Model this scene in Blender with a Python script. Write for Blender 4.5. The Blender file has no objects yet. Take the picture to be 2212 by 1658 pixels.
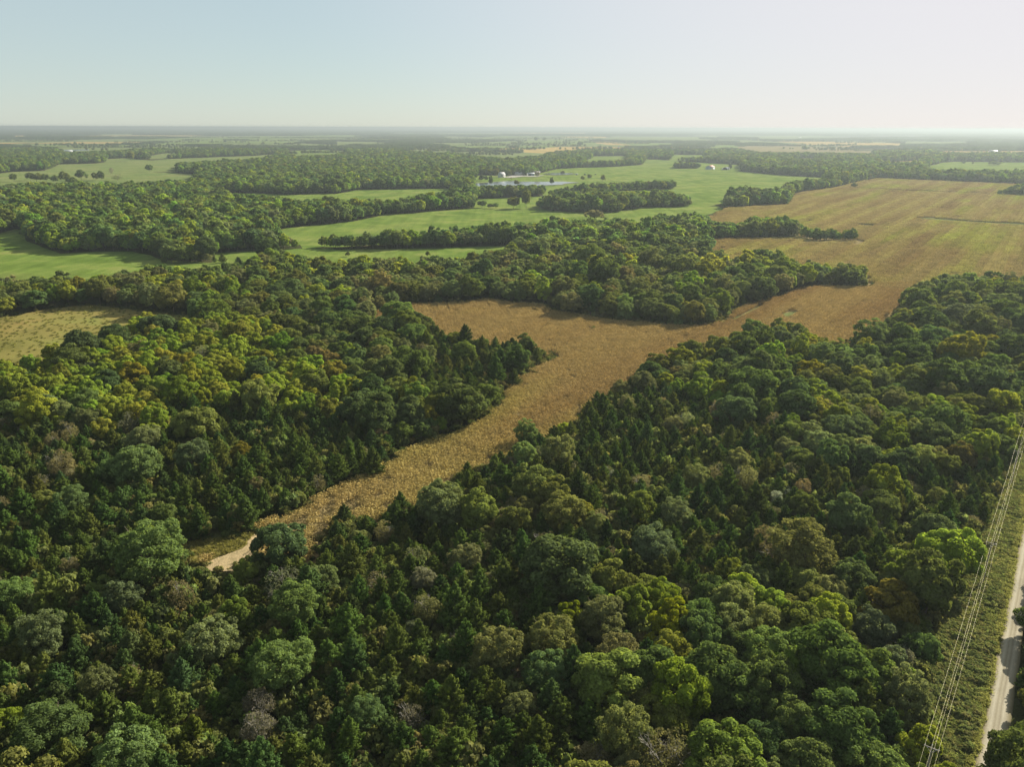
import bpy, math, random
import numpy as np
from mathutils import Matrix, Vector
from mathutils.geometry import delaunay_2d_cdt

scene = bpy.context.scene
root_col = scene.collection
R_ = math.radians

# ---------------------------------------------------------------- camera, sky, sun, exposure
CAM_H = 100.0
F_PX = 512 / math.tan(R_(33.0))
PITCH = math.atan((384 - 127.7) / F_PX)
ROLL = R_(0.155)
cam_data = bpy.data.cameras.new("camera")
cam_data.sensor_width = 36.0
cam_data.lens = 18.0 / math.tan(R_(33.0))
cam_data.clip_start = 1.0
cam_data.clip_end = 80000.0
cam = bpy.data.objects.new("camera", cam_data)
root_col.objects.link(cam)
CAM_M = Matrix.Translation((0, 0, CAM_H)) @ Matrix.Rotation(math.pi / 2 - PITCH, 4, 'X') @ Matrix.Rotation(ROLL, 4, 'Z')
cam.matrix_world = CAM_M
scene.camera = cam

SUN_AZ = R_(48.0)       # clockwise from the view direction (+Y)
SUN_EL = R_(28.0)
world = bpy.data.worlds.new("World")
scene.world = world
world.use_nodes = True
wn = world.node_tree
sky = wn.nodes.new('ShaderNodeTexSky')
sky.sky_type = 'NISHITA'
sky.sun_disc = False
sky.sun_elevation = SUN_EL
sky.sun_rotation = SUN_AZ
sky.altitude = 200
sky.air_density = 1.0
sky.dust_density = 0.15
sky.ozone_density = 2.5
# a milky sky: thin high haze pales the clear-sky colour
veil = wn.nodes.new('ShaderNodeMix')
veil.data_type = 'RGBA'
veil.inputs[0].default_value = 0.70
veil.inputs[7].default_value = (4.35, 5.05, 4.95, 1)
wn.links.new(sky.outputs[0], veil.inputs[6])
# the haze whitens round the sun
tcw = wn.nodes.new('ShaderNodeTexCoord')
dt = wn.nodes.new('ShaderNodeVectorMath')
dt.operation = 'DOT_PRODUCT'
dt.inputs[1].default_value = (math.sin(SUN_AZ) * math.cos(SUN_EL), math.cos(SUN_AZ) * math.cos(SUN_EL), math.sin(SUN_EL))
wn.links.new(tcw.outputs['Generated'], dt.inputs[0])
glow = wn.nodes.new('ShaderNodeMapRange')
glow.interpolation_type = 'SMOOTHSTEP'
glow.inputs['From Min'].default_value = .42
glow.inputs['From Max'].default_value = .98
glow.inputs['To Max'].default_value = .85
wn.links.new(dt.outputs['Value'], glow.inputs['Value'])
aur = wn.nodes.new('ShaderNodeMix')
aur.data_type = 'RGBA'
aur.inputs[7].default_value = (6.95, 6.5, 6.7, 1)
wn.links.new(glow.outputs[0], aur.inputs[0])
wn.links.new(veil.outputs[2], aur.inputs[6])
wn.links.new(aur.outputs[2], wn.nodes['Background'].inputs[0])
wn.nodes['Background'].inputs[1].default_value = 0.05

sd = bpy.data.lights.new("sun", 'SUN')
sd.energy = 5.0
sd.angle = R_(0.5)
sd.color = (1.0, 0.92, 0.79)
sun = bpy.data.objects.new("sun", sd)
root_col.objects.link(sun)
sv = Vector((math.sin(SUN_AZ) * math.cos(SUN_EL), math.cos(SUN_AZ) * math.cos(SUN_EL), math.sin(SUN_EL)))
sun.rotation_euler = sv.to_track_quat('Z', 'Y').to_euler()

scene.view_settings.view_transform = 'Standard'
scene.view_settings.look = 'None'
scene.view_settings.exposure = 1.36
scene.view_settings.gamma = 1.0
scene.render.engine = 'CYCLES'
scene.cycles.use_denoising = True
scene.cycles.max_bounces = 6
scene.cycles.diffuse_bounces = 3
scene.cycles.transmission_bounces = 3
scene.cycles.volume_bounces = 0

# ---------------------------------------------------------------- helpers
RNG = np.random.default_rng(7)
random.seed(7)
CM = np.array(CAM_M)
CR, CT = CM[:3, :3], CM[:3, 3]


def unproj(u, v, z=0.0):
    """point of the plane at height z seen at a place of the photograph (2212 wide scale)"""
    d = CR @ np.array([(u * 1024 / 2212 - 512) / F_PX, (384 - v * 768 / 1658) / F_PX, -1.0])
    t = (z - CAM_H) / min(d[2], -1e-4)
    p = CT + d * t
    return p


def proj(P):
    """world points (n,3) -> photograph places (2212 wide scale) and depth"""
    q = (np.atleast_2d(P) - CT) @ CR
    dep = np.maximum(-q[:, 2], 1e-3)
    u = (q[:, 0] / dep * F_PX + 512) * 2212 / 1024
    v = (384 - q[:, 1] / dep * F_PX) * 1658 / 768
    return u, v, -q[:, 2]


CROPS = {'A': (0, 249.35, .32565), 'B': (720.3, 249.35, .3507), 'C': (1491.7, 249.35, .32565), 'D': (0, 609.5, .3507),
         'E': (775.8, 609.5, .3342), 'F': (1491.7, 609.5, .3342), 'G': (0, 1108.2, .3507), 'H': (1491.7, 1108.2, .3315),
         'P': (1019.6, 343.6, .1503), 'Q': (1462.8, 266, .3387), 'R': (0, 266, .3257), 'S': (720.3, 266, .3357),
         'T': (332.5, 997.4, .2005), 'V': (1939.4, 886.6, .4652), 'W': (775.8, 1052.8, .3649), 'U': (0, 0, 1)}


def poly(spec):
    """'A 0,785 100,755 160,760c B ...' -> ground outline; c marks an edge hidden by a canopy about 9 m tall"""
    out, k = [], 'U'
    for w in spec.split():
        if w.isalpha():
            k = w
            continue
        z = 0.0
        if w[-1] == 'c':
            z, w = 9.0, w[:-1]
        elif w[-1] == 's':
            z, w = 7.0, w[:-1]
        x, y = map(float, w.split(','))
        o = CROPS[k]
        p = unproj(o[0] + x * o[2], o[1] + y * o[2], z)
        out.append((p[0], p[1]))
    return np.array(out)


def seen_outline(spec):
    out, k = [], 'U'
    for w in spec.split():
        if w.isalpha():
            k = w
            continue
        x, y = map(float, w.rstrip('cs').split(','))
        o = CROPS[k]
        out.append((o[0] + x * o[2], o[1] + y * o[2]))
    return np.array(out)


def inside(px, py, pl):
    px, py = np.asarray(px), np.asarray(py)
    r = np.zeros(px.shape, bool)
    n = len(pl)
    j = n - 1
    for i in range(n):
        xi, yi = pl[i]
        xj, yj = pl[j]
        c = ((yi > py) != (yj > py)) & (px < (xj - xi) * (py - yi) / ((yj - yi) or 1e-9) + xi)
        r ^= c
        j = i
    return r


def edge_dist(px, py, pl):
    d = np.full(np.shape(px), 1e9)
    n = len(pl)
    for i in range(n):
        a, b = pl[i], pl[(i + 1) % n]
        ab = b - a
        t = np.clip(((px - a[0]) * ab[0] + (py - a[1]) * ab[1]) / max(ab @ ab, 1e-9), 0, 1)
        d = np.minimum(d, np.hypot(px - a[0] - t * ab[0], py - a[1] - t * ab[1]))
    return d


def vnoise(x, y, s, seed=0):
    x, y = np.asarray(x) / s, np.asarray(y) / s
    xi, yi = np.floor(x).astype(np.int64), np.floor(y).astype(np.int64)
    fx, fy = x - xi, y - yi
    fx, fy = fx * fx * (3 - 2 * fx), fy * fy * (3 - 2 * fy)

    def h(a, b):
        n = (a * 374761393 + b * 668265263 + seed * 982451653) & 0xFFFFFFFF
        n = ((n ^ (n >> 13)) * 1274126177) & 0xFFFFFFFF
        return ((n ^ (n >> 16)) & 0xFFFF) / 65535.0
    return (h(xi, yi) * (1 - fx) + h(xi + 1, yi) * fx) * (1 - fy) + (h(xi, yi + 1) * (1 - fx) + h(xi + 1, yi + 1) * fx) * fy


def fbm(x, y, s, seed=0):
    return (vnoise(x, y, s, seed) * .55 + vnoise(x, y, s / 2.1, seed + 1) * .28 + vnoise(x, y, s / 4.3, seed + 2) * .17)


def mesh_from(name, V, Fs, mats=(), midx=None, lv=None, smooth=False):
    """V (n,3); Fs: list of (m,k) index arrays"""
    me = bpy.data.meshes.new(name)
    V = np.asarray(V, np.float32)
    loops = np.concatenate([f.ravel() for f in Fs]).astype(np.int32)
    tot = np.concatenate([np.full(len(f), f.shape[1], np.int32) for f in Fs])
    start = np.concatenate([[0], np.cumsum(tot)[:-1]]).astype(np.int32)
    me.vertices.add(len(V))
    me.vertices.foreach_set("co", V.ravel())
    me.loops.add(len(loops))
    me.loops.foreach_set("vertex_index", loops)
    me.polygons.add(len(tot))
    me.polygons.foreach_set("loop_start", start)
    me.polygons.foreach_set("loop_total", tot)
    for m in mats:
        me.materials.append(m)
    if midx is not None:
        me.polygons.foreach_set("material_index", np.asarray(midx, np.int32))
    if smooth:
        me.polygons.foreach_set("use_smooth", np.ones(len(tot), bool))
    if lv is not None:
        a = me.attributes.new("lv", 'FLOAT', 'FACE')
        a.data.foreach_set("value", np.asarray(lv, np.float32))
    me.update(calc_edges=True)
    me.validate()
    return me


def link(name, me, parent=None, loc=None, **props):
    o = bpy.data.objects.new(name, me)
    root_col.objects.link(o)
    if parent is not None:
        o.parent = parent
    if loc is not None:
        o.location = loc
    for k, v in props.items():
        o[k] = v
    return o


# ---------------------------------------------------------------- materials
def nodes_of(name):
    m = bpy.data.materials.new(name)
    m.use_nodes = True
    nt = m.node_tree
    b = nt.nodes['Principled BSDF']
    return m, nt, b


def noise(nt, scale, detail=4, rough=.55, vec=None):
    n = nt.nodes.new('ShaderNodeTexNoise')
    n.inputs['Scale'].default_value = scale
    n.inputs['Detail'].default_value = detail
    n.inputs['Roughness'].default_value = rough
    if vec is not None:
        nt.links.new(vec, n.inputs['Vector'])
    return n


def ramp(nt, fac, stops):
    r = nt.nodes.new('ShaderNodeValToRGB')
    e = r.color_ramp.elements
    while len(e) < len(stops):
        e.new(.5)
    for i, (p, c) in enumerate(stops):
        e[i].position = p
        e[i].color = (*c, 1)
    nt.links.new(fac, r.inputs[0])
    return r


def mixc(nt, fac, a, b, mode='MIX'):
    m = nt.nodes.new('ShaderNodeMix')
    m.data_type = 'RGBA'
    m.blend_type = mode
    for sock, val in ((m.inputs[0], fac), (m.inputs[6], a), (m.inputs[7], b)):
        if hasattr(val, 'links') or hasattr(val, 'is_linked'):
            nt.links.new(val, sock)
        elif isinstance(val, (int, float)):
            sock.default_value = val
        else:
            sock.default_value = (*val, 1)
    return m.outputs[2]


def geo_pos(nt, scale=(1, 1, 1), rot=0.0):
    g = nt.nodes.new('ShaderNodeNewGeometry')
    mp = nt.nodes.new('ShaderNodeMapping')
    mp.vector_type = 'POINT'
    mp.inputs['Scale'].default_value = scale
    mp.inputs['Rotation'].default_value = (0, 0, rot)
    nt.links.new(g.outputs['Position'], mp.inputs['Vector'])
    return mp.outputs[0]


def leaf_material(name, transl=.48, spread=.5, hue=(1.22, 1.20, .72)):
    """foliage: own colour of each tree from its tint, each leaf cluster a little different, light shining through"""
    m = bpy.data.materials.new(name)
    m.use_nodes = True
    nt = m.node_tree
    nt.nodes.remove(nt.nodes['Principled BSDF'])
    out = nt.nodes['Material Output']
    at = nt.nodes.new('ShaderNodeAttribute')
    at.attribute_type = 'INSTANCER'
    at.attribute_name = 'tint'
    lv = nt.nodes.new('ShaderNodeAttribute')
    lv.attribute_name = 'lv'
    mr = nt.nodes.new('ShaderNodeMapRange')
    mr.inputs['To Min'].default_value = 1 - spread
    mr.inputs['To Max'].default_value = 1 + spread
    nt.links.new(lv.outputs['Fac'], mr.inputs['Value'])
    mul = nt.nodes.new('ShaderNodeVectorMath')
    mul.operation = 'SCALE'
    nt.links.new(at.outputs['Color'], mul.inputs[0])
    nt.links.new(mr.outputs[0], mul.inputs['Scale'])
    df = nt.nodes.new('ShaderNodeBsdfDiffuse')
    nt.links.new(mul.outputs[0], df.inputs['Color'])
    tr = nt.nodes.new('ShaderNodeBsdfTranslucent')
    tc = nt.nodes.new('ShaderNodeVectorMath')
    tc.operation = 'MULTIPLY'
    tc.inputs[1].default_value = hue
    nt.links.new(mul.outputs[0], tc.inputs[0])
    nt.links.new(tc.outputs[0], tr.inputs['Color'])
    mx = nt.nodes.new('ShaderNodeMixShader')
    mx.inputs[0].default_value = transl
    nt.links.new(df.outputs[0], mx.inputs[1])
    nt.links.new(tr.outputs[0], mx.inputs[2])
    nt.links.new(mx.outputs[0], out.inputs['Surface'])
    return m


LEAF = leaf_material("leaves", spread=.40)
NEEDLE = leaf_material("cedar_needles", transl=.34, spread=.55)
STRAW = leaf_material("dry_corn_leaves", transl=.25, spread=.52, hue=(1.1, 1, .8))


def plain(name, col, rough=.8, var=.15, scale=3.0, metal=0.0, spec=.3):
    m, nt, b = nodes_of(name)
    n = noise(nt, scale)
    c = tuple(col)
    r = ramp(nt, n.outputs[0], [(.3, tuple(x * (1 - var) for x in c)), (.7, tuple(min(1, x * (1 + var)) for x in c))])
    nt.links.new(r.outputs[0], b.inputs['Base Color'])
    b.inputs['Roughness'].default_value = rough
    b.inputs['Metallic'].default_value = metal
    b.inputs['Specular IOR Level'].default_value = spec
    return m


BARK = plain("bark", (.12, .095, .07), .9, .3, 4)
PALE_BARK = plain("pale_bark", (.20, .187, .155), .9, .25, 4)


def ground_material(name, cols, stripe=0.0, rot=0.0, fine=2.2, broad=.012, mid=.08, tan=None, grain=.8):
    m, nt, b = nodes_of(name)
    pos = geo_pos(nt)
    n1 = noise(nt, broad, 5, .6, pos)
    r1 = ramp(nt, n1.outputs[0], [(.36, cols[0]), (.5, cols[1]), (.64, cols[2])])
    n2 = noise(nt, mid, 6, .65, pos)
    r2 = ramp(nt, n2.outputs[0], [(.3, (.62, .66, .6)), (.55, (1, 1, 1)), (.75, (1.28, 1.2, 1.1))])
    c = mixc(nt, 1.0, r1.outputs[0], r2.outputs[0], 'MULTIPLY')
    n3 = noise(nt, fine, 5, .7, pos)
    r3 = ramp(nt, n3.outputs[0], [(.3, (.55, .58, .55)), (.5, (1, 1, 1)), (.72, (1.35, 1.3, 1.2))])
    c = mixc(nt, grain, c, r3.outputs[0], 'MULTIPLY')
    if stripe:
        p2 = geo_pos(nt, (.16, .004, .16), rot)
        n4 = noise(nt, 1.0, 3, .5, p2)
        r4 = ramp(nt, n4.outputs[0], [(.35, (.72, .75, .7)), (.65, (1.2, 1.18, 1.1))])
        c = mixc(nt, stripe, c, r4.outputs[0], 'MULTIPLY')
    if tan:
        n5 = noise(nt, .03, 5, .6, pos)
        r5 = ramp(nt, n5.outputs[0], [(.52, (0, 0, 0)), (.7, (1, 1, 1))])
        c = mixc(nt, r5.outputs[0], c, tan)
    nt.links.new(c, b.inputs['Base Color'])
    b.inputs['Roughness'].default_value = .95
    b.inputs['Specular IOR Level'].default_value = 0
    bp = nt.nodes.new('ShaderNodeBump')
    bp.inputs['Strength'].default_value = grain
    bp.inputs['Distance'].default_value = .35
    nt.links.new(n3.outputs[0], bp.inputs['Height'])
    nt.links.new(bp.outputs[0], b.inputs['Normal'])
    return m


M_FLOOR = ground_material("woodland_floor", [(.035, .04, .015), (.055, .06, .022), (.075, .065, .03)], fine=1.5)
M_GREEN = ground_material("pasture_grass", [(.092, .143, .027), (.113, .161, .033), (.140, .174, .044)], stripe=.5, rot=.5, mid=.03, tan=(.15, .17, .046))
M_PALE = ground_material("dry_pasture_grass", [(.10, .14, .042), (.125, .155, .05), (.15, .165, .062)], stripe=.35, rot=1.1)
M_TAN = ground_material("tall_dry_grass", [(.140, .133, .038), (.168, .145, .044), (.195, .145, .050)], fine=1.1, mid=.03, tan=(.125, .140, .036), grain=.3)
M_STRAW = ground_material("straw_soil", [(.17, .13, .06), (.21, .165, .075), (.25, .19, .09)], fine=3.0)
M_SOIL = ground_material("bare_soil", [(.27, .21, .115), (.32, .25, .14), (.36, .28, .16)], fine=3.0, mid=.3)
M_RIPE = ground_material("ripe_crop", [(.24, .19, .06), (.31, .22, .075), (.36, .26, .085)])
M_BROWN = ground_material("brown_scrub_grass", [(.14, .125, .06), (.18, .15, .07), (.2, .16, .08)])
M_VERGE = ground_material("verge_grass", [(.075, .10, .035), (.10, .12, .04), (.125, .125, .05)], fine=2.5)
MATS = {'green': M_GREEN, 'pale': M_PALE, 'tan': M_TAN, 'straw': M_STRAW, 'ripe': M_RIPE, 'brown': M_BROWN}

# ---------------------------------------------------------------- ground and fields
# the ground: one sheet out to the horizon
rad = np.concatenate([[0.0], np.geomspace(40, 40000, 40)])
ang = np.radians(np.linspace(-180, 180, 97))[:-1]
gv = [(0, 0, 0)]
for r in rad[1:]:
    gv += [(r * math.sin(a), r * math.cos(a), 0) for a in ang]
nA = len(ang)
tri = np.array([[0, 1 + (j + 1) % nA, 1 + j] for j in range(nA)])
qd = np.array([[1 + i * nA + j, 1 + i * nA + (j + 1) % nA, 1 + (i + 1) * nA + (j + 1) % nA, 1 + (i + 1) * nA + j]
               for i in range(len(rad) - 2) for j in range(nA)])
link("ground", mesh_from("ground", gv, [tri, qd], [M_FLOOR]), kind="structure")


def refine(pl, step, amp):
    """wobble a traced outline a little so that field edges are not ruler straight"""
    out = []
    n = len(pl)
    for i in range(n):
        a, b = pl[i], pl[(i + 1) % n]
        L = np.hypot(*(b - a))
        k = max(1, min(40, int(L / step)))
        for q in range(k):
            p = a + (b - a) * q / k
            if q:
                p = p + (np.array([vnoise(p[0], p[1], step * 1.7, 5), vnoise(p[0], p[1], step * 1.7, 9)]) - .5) * amp
            out.append(p)
    return np.array(out)


def sheet(name, pl, mat, z, **props):
    vs, es, fs, *_ = delaunay_2d_cdt([Vector(p) for p in pl], [], [list(range(len(pl)))], 1, 1e-4)
    V = np.array([(v.x, v.y, z) for v in vs])
    F = np.array([list(f) for f in fs if len(f) == 3], int)
    # all faces upward
    a, b, c = V[F[:, 0]], V[F[:, 1]], V[F[:, 2]]
    flip = ((b - a)[:, 0] * (c - a)[:, 1] - (b - a)[:, 1] * (c - a)[:, 0]) < 0
    F[flip] = F[flip][:, ::-1]
    return link(name, mesh_from(name, V, [F], [mat]), **props)


FIELDS = {
    # name: (material, outline)
    'corn_strip': ('straw', "T 250,930 400,870 600,840 850,825 980,770 1200,640 1420,590 1650,470 1870,350 2090,220 2211,160 "
                   "E 60,1215 200,1165 350,1050 450,1040 580,990 720,920 880,840 930,770 940,700 960,650 750,620 780,585 900,590 960,605 1060,625 1110,580 1190,530 1270,500 "
                   "1250,465 1210,440s 1190,390s 1100,365s 980,350s 800,365s 700,310c 620,300c 540,290c 500,240c 370,195c 220,180c 90,235c "
                   "90,205 180,180 300,155 500,150 700,140 820,120 900,130 1050,150 1200,155 1230,185 1260,200 1500,240 2000,290 2155,297 "
                   "F 150,280 300,180 440,140 600,90 700,45 850,35 1130,40 1200,20 1480,10 1400,60 1390,140 1290,250 1190,330c 980,365c 930,370c 860,330c 760,310c 640,280c 540,260c 400,270c 350,300c 270,340c 130,340c 70,370c 0,385c "
                   "E 2100,385c 2000,440c 1900,470c 1820,520c 1750,560c 1680,560c 1660,600c 1600,650c 1590,690s 1440,740s 1430,800s 1380,850s 1300,890s 1200,930s 1150,920s 1090,910s 1030,960s 990,1030s 940,1050s 850,1070s 780,1110s 620,1150s 580,1200s 530,1250s 520,1300s 400,1320s 250,1350s 160,1420s "
                   "T 2140,450s 1990,410s 1850,520s 1770,640s 1760,800s 1690,880s 1050,1075 1000,1085 900,1150 840,1190 700,1190 620,1190 540,1130 430,1100 350,1080"),
    'corn_field': ('straw', "C 90,690 240,620 400,608 650,598 660,550 710,515 880,495 1000,470 1100,445 1250,420 1600,435 2212,460 2600,475 2700,700 2700,1060 2212,1060c 2100,1055c 1900,1060c 1700,1055c 1560,1090c 1480,1140c "
                   "1430,1175 1175,1150 1160,1000c 1000,1000c 940,1000c 830,975c 740,980c 600,940c 480,905c 380,920c 310,940c 100,890c 100,828 400,820 800,815 1000,828 1130,832 1125,800c 1110,770c 1000,770c 850,770c 780,760c 700,710c 500,690c 400,700c 300,730c 200,720c"),
    'near_meadow': ('tan', "D -60,235 0,220 180,190 340,160 560,140 700,155 900,180 1150,205 1240,210 1150,235c 930,200c 880,195c 780,290c 640,310c 470,330c 300,380c 260,430c 120,440c 0,460c -60,470c"),
    'green_meadow': ('green', "A -80,800 0,785 100,755 160,760 180,840 400,920 640,905 880,905 1000,930 1080,960 1400,980 1420,915 2000,885 2212,885 B 0,830 300,825 650,820 1080,805 1230,795 1080,820c 1000,835c 780,880c 700,890c 480,890c 280,880c 60,910c 0,930c "
                     "A 2212,990c 2050,950c 1920,910c 1780,880c 1650,930c 1640,1000c 1290,1020c 1050,1020c 800,1030c 740,1085c 620,1070c 400,1075c 0,1090c -80,1095c"),
    'main_pasture': ('green', "A 1760,785 1900,750 2212,720 B 120,655 270,625 290,612 400,610 500,605 600,592 860,575 870,520 1000,512 1290,500 1300,440 1200,440c 1000,440c 870,440c 855,425 865,405 862,370 1000,371 1180,372 1290,353 1380,330 1560,322 1720,318 1900,305 1925,272 2000,272 "
                     "Q 0,243 410,268 405,310 640,330 820,343 985,350 940,362c 760,380c 720,395c 670,415c C 610,500c 500,495c 330,490c 250,520c 230,580 160,597 220,620 90,667 0,672 "
                     "B 2212,625c 2000,630c 1900,670c 1730,655c 1560,665c 1480,650c 1390,650c 1280,665c 1230,670c 1000,685c 900,695c 800,705c 700,715c 480,720c 300,735c 100,745c 0,750c A 2130,805c 2010,830c 1990,860 1900,800c 1870,782c"),
    'upper_meadow': ('green', "A 1360,520 1700,517 1900,530 2212,520 B 0,488 150,460 400,455 700,452 760,455 740,475c 640,490c 560,495c 420,530c 330,540c 200,525c 60,535c 0,520c A 2100,570c 1950,575c 1900,560c 1740,545c 1500,530c"),
    'far_left_pasture': ('pale', "R -100,345 0,335 80,325 300,318 350,295 390,275 620,270 695,262 700,240 850,232 1000,250 1110,240 1480,225 1690,218 1860,205 1800,225c 1720,240c 1600,250c 1480,255c 1170,270c 1165,325 1060,325 1000,326 1180,332 1330,345 1265,380c 1240,395c 1120,390c 1000,400c 820,405c 700,415c 540,408c 300,410c 0,420c -100,420c"),
    'hill_pasture': ('pale', "R -200,122 0,120 300,115 640,110 770,105 1130,110 1250,115 1500,120 1700,125 2000,135 2212,145 2330,152 2212,155c 2000,152c 1700,152c 1450,152c 1200,165c 1100,165c 850,180c 700,190c 600,195c 450,198c 350,172c 290,162c 150,152c 0,142c -200,140c"),
    'small_pasture': ('pale', "R 960,222 1110,200 1210,198 1120,235 1000,240"),
    'pale_pasture': ('green', "R 1890,192 2040,177 2212,182 2330,192 2212,218c 1960,222c"),
    'sliver_field': ('ripe', "R 30,85 210,82 215,97 45,100"),
    'mid_pasture': ('pale', "S 430,182 560,163 700,168 810,178 1180,188 1370,195 1360,212c 1100,232c 1060,228c 850,207c 760,197c 640,192c"),
    'ripe_field': ('ripe', "S 860,162 1100,163 1330,163 1480,150 1700,150 1900,158 1900,168c 1700,172c 1500,182c 1370,196 1180,188 860,172"),
    'long_pasture': ('green', "S 680,140 920,128 1300,110 1640,108 1640,120 1900,128 2212,130 2212,142c 1970,152c 1700,149 1480,149 1330,162 1100,162 800,160c"),
    'tree_line_pasture': ('pale', "S 650,90 760,85 960,92 1000,101c 760,110c"),
    'narrow_pasture': ('pale', "S -10,119 270,122 400,130 270,140c -10,134c"),
    'corner_pasture': ('green', "S 1600,252 1640,235 1665,215 1885,213 1885,240c 1790,246c 1720,246c 1650,258c"),
    'east_pasture': ('green', "Q 1570,298 1600,275 1700,252 1780,247 2212,252 2400,255 2400,305c 2000,312c 1700,307c"),
    'scrub_field': ('brown', "Q 370,165 420,147 700,148 1130,150 1130,180 1260,180 1250,197c 900,193c 620,192c 480,192c"),
    'bright_pasture': ('green', "Q 210,140 330,138 420,147 360,165 210,168c"),
    'gap_pasture': ('pale', "Q 740,228 880,224 880,234c 760,238c"),
    'east_strip': ('ripe', "Q 1290,250 1550,240 1545,251c 1310,259c"),
    'high_pasture': ('pale', "Q 1440,120 1500,112 1650,120 1860,118 1850,132c 1450,134c"),
    'far_strip': ('ripe', "Q 1640,180 2300,180 2300,194c 1660,192c"),
    'west_strip': ('green', "Q -40,200 80,205 220,203 130,220c -40,224c"),
}
FIELD_LABEL = {}
OPEN = []
for i, (nm, (mt, spec)) in enumerate(FIELDS.items()):
    pl = poly(spec)
    far = np.hypot(pl[:, 0], pl[:, 1]).mean()
    pl = refine(pl, 6 if far < 600 else far / 50, 2.0 if far < 600 else far / 180)
    OPEN.append((nm, pl))
    z = .02 + .004 * i + min(far, 5000) / 5000 * .5
    sheet(nm, pl, MATS[mt], z, kind="structure")
POLY = dict(OPEN)
CLUMP_SPEC = (
    "B 1310,495 1400,480 1640,478 1800,465 1940,462 2120,455 2100,412c 2050,407c 1900,417c 1700,422c 1500,437c 1340,462c",
    "B 1245,570 1330,590 1500,600 1750,600 1830,580 1940,570 2150,565 2212,560 2190,505c 2100,490c 2030,470c 1940,475c 1850,480c 1600,480c 1400,490c 1310,505c 1250,535c",
    "C 2000,530 2212,535 2400,540 2400,450c 2180,470c 2060,497c",
    "Q -20,292 150,290 150,262c 60,255c -20,258c",
    "A 1080,985 1400,978 1400,905c 1170,885c 1080,895c",
    "R 740,148 860,146 860,138c 740,142c", "R 910,142 1150,132 1150,122c 910,136c", "R 1230,152 1560,160 1560,150c 1230,146c",
    "R 1110,240 1480,224 1480,206c 1110,212c", "S 1120,162 1330,163 1330,150c 1130,152c",
    "S 880,176 1180,189 1180,180c 880,170c",
    "C 640,818 800,815 1000,828 1132,832 1124,778c 1000,776c 850,778c 780,764c 640,712c")
CLUMPS = [poly(q) for q in CLUMP_SPEC]
# farther country: a patchwork of open ground between the woods
rr = np.random.default_rng(21)
k = 0
while k < 62:
    D = 4200 * (9.0 / 4.2) ** rr.random() * (1.0 if rr.random() < .7 else 1.6)
    a = rr.uniform(-.72, .72)
    cx, cy = D * math.tan(a), D
    w, h = rr.uniform(.025, .09) * D, rr.uniform(.05, .13) * D
    sh = rr.uniform(-.3, .3)
    pl = np.array([(cx - w, cy - h), (cx + w, cy - h * rr.uniform(.8, 1.2)), (cx + w * 1.1 + sh * h, cy + h), (cx - w * .9 + sh * h, cy + h * rr.uniform(.8, 1.2))])
    u, v, d = proj(np.column_stack([pl, np.zeros(4)]))
    k += 1
    if v.max() > 322 or v.min() < 284:
        continue
    pl = refine(pl, D / 40, D / 120)
    OPEN.append(("open_country", pl))
    sheet("open_country", pl, (M_PALE, M_GREEN, M_RIPE, M_PALE)[k % 4], 1.0 + .03 * k, kind="structure")

# water
m, nt, b = nodes_of("pond_water")
b.inputs['Base Color'].default_value = (.03, .045, .05, 1)
b.inputs['Roughness'].default_value = .12
b.inputs['IOR'].default_value = 1.33
nw = noise(nt, .6, 3, .5, geo_pos(nt))
bp = nt.nodes.new('ShaderNodeBump')
bp.inputs['Strength'].default_value = .08
nt.links.new(nw.outputs[0], bp.inputs['Height'])
nt.links.new(bp.outputs[0], b.inputs['Normal'])
M_WATER = m
POND_SPEC = [("P 40,405c 30,392 60,357 200,346 480,328 610,323 640,332 900,333 1130,333 1300,332 1540,347 1320,362 1300,375 1030,386 850,400 500,412"),
         ("P 1030,216 1200,205 1420,209 1490,219 1370,231 1200,236 1080,232"),
         ("R 352,184 470,178 600,176 590,182 470,188")]
PONDS = [poly(q) for q in POND_SPEC]
SEEN = [seen_outline(q[1]) for q in FIELDS.values()] + [seen_outline(q) for q in POND_SPEC]
SEEN.append(seen_outline("V 600,60 480,330 420,480 340,680 235,850 160,1100 120,1250 140,1400 170,1520 250,1700 465,1700 500,1400 548,1200 600,1000 700,700 700,60"))
SEEN_CLUMPS = [seen_outline(q) for q in CLUMP_SPEC]
TALL = np.array([2.75, 2.1, 2.2, 2.4, 2.6])


def hides_field(x, y, r, kind):
    """True where a tree of this size would stand in front of ground that the photograph shows open"""
    h = TALL[kind] * r
    bad = np.zeros(len(x), bool)
    for dx, f in ((0, .88), (-.6, .66), (.6, .66)):
        u, v, _ = proj(np.column_stack([x + dx * r, y, h * f]))
        for pl in SEEN:
            lo, hi = pl.min(0), pl.max(0)
            m_ = (u > lo[0]) & (u < hi[0]) & (v > lo[1]) & (v < hi[1]) & ~bad
            if m_.any():
                i = np.where(m_)[0]
                w = inside(u[i], v[i], pl)
                for q in SEEN_CLUMPS:
                    w &= ~inside(u[i], v[i], q)
                bad[i] |= w
    return bad


for i, pl in enumerate(PONDS):
    far = np.hypot(pl[:, 0], pl[:, 1]).mean()
    c = pl.mean(0)
    sheet("pond_bank", refine(c + (pl - c) * 1.05, far / 90, far / 300), plain("bank_soil", (.16, .15, .085), .95, .3, .2, 0, 0), .80, kind="structure")
    sheet("pond_water", refine(pl, far / 90, far / 350), M_WATER, .86, kind="structure")

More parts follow.
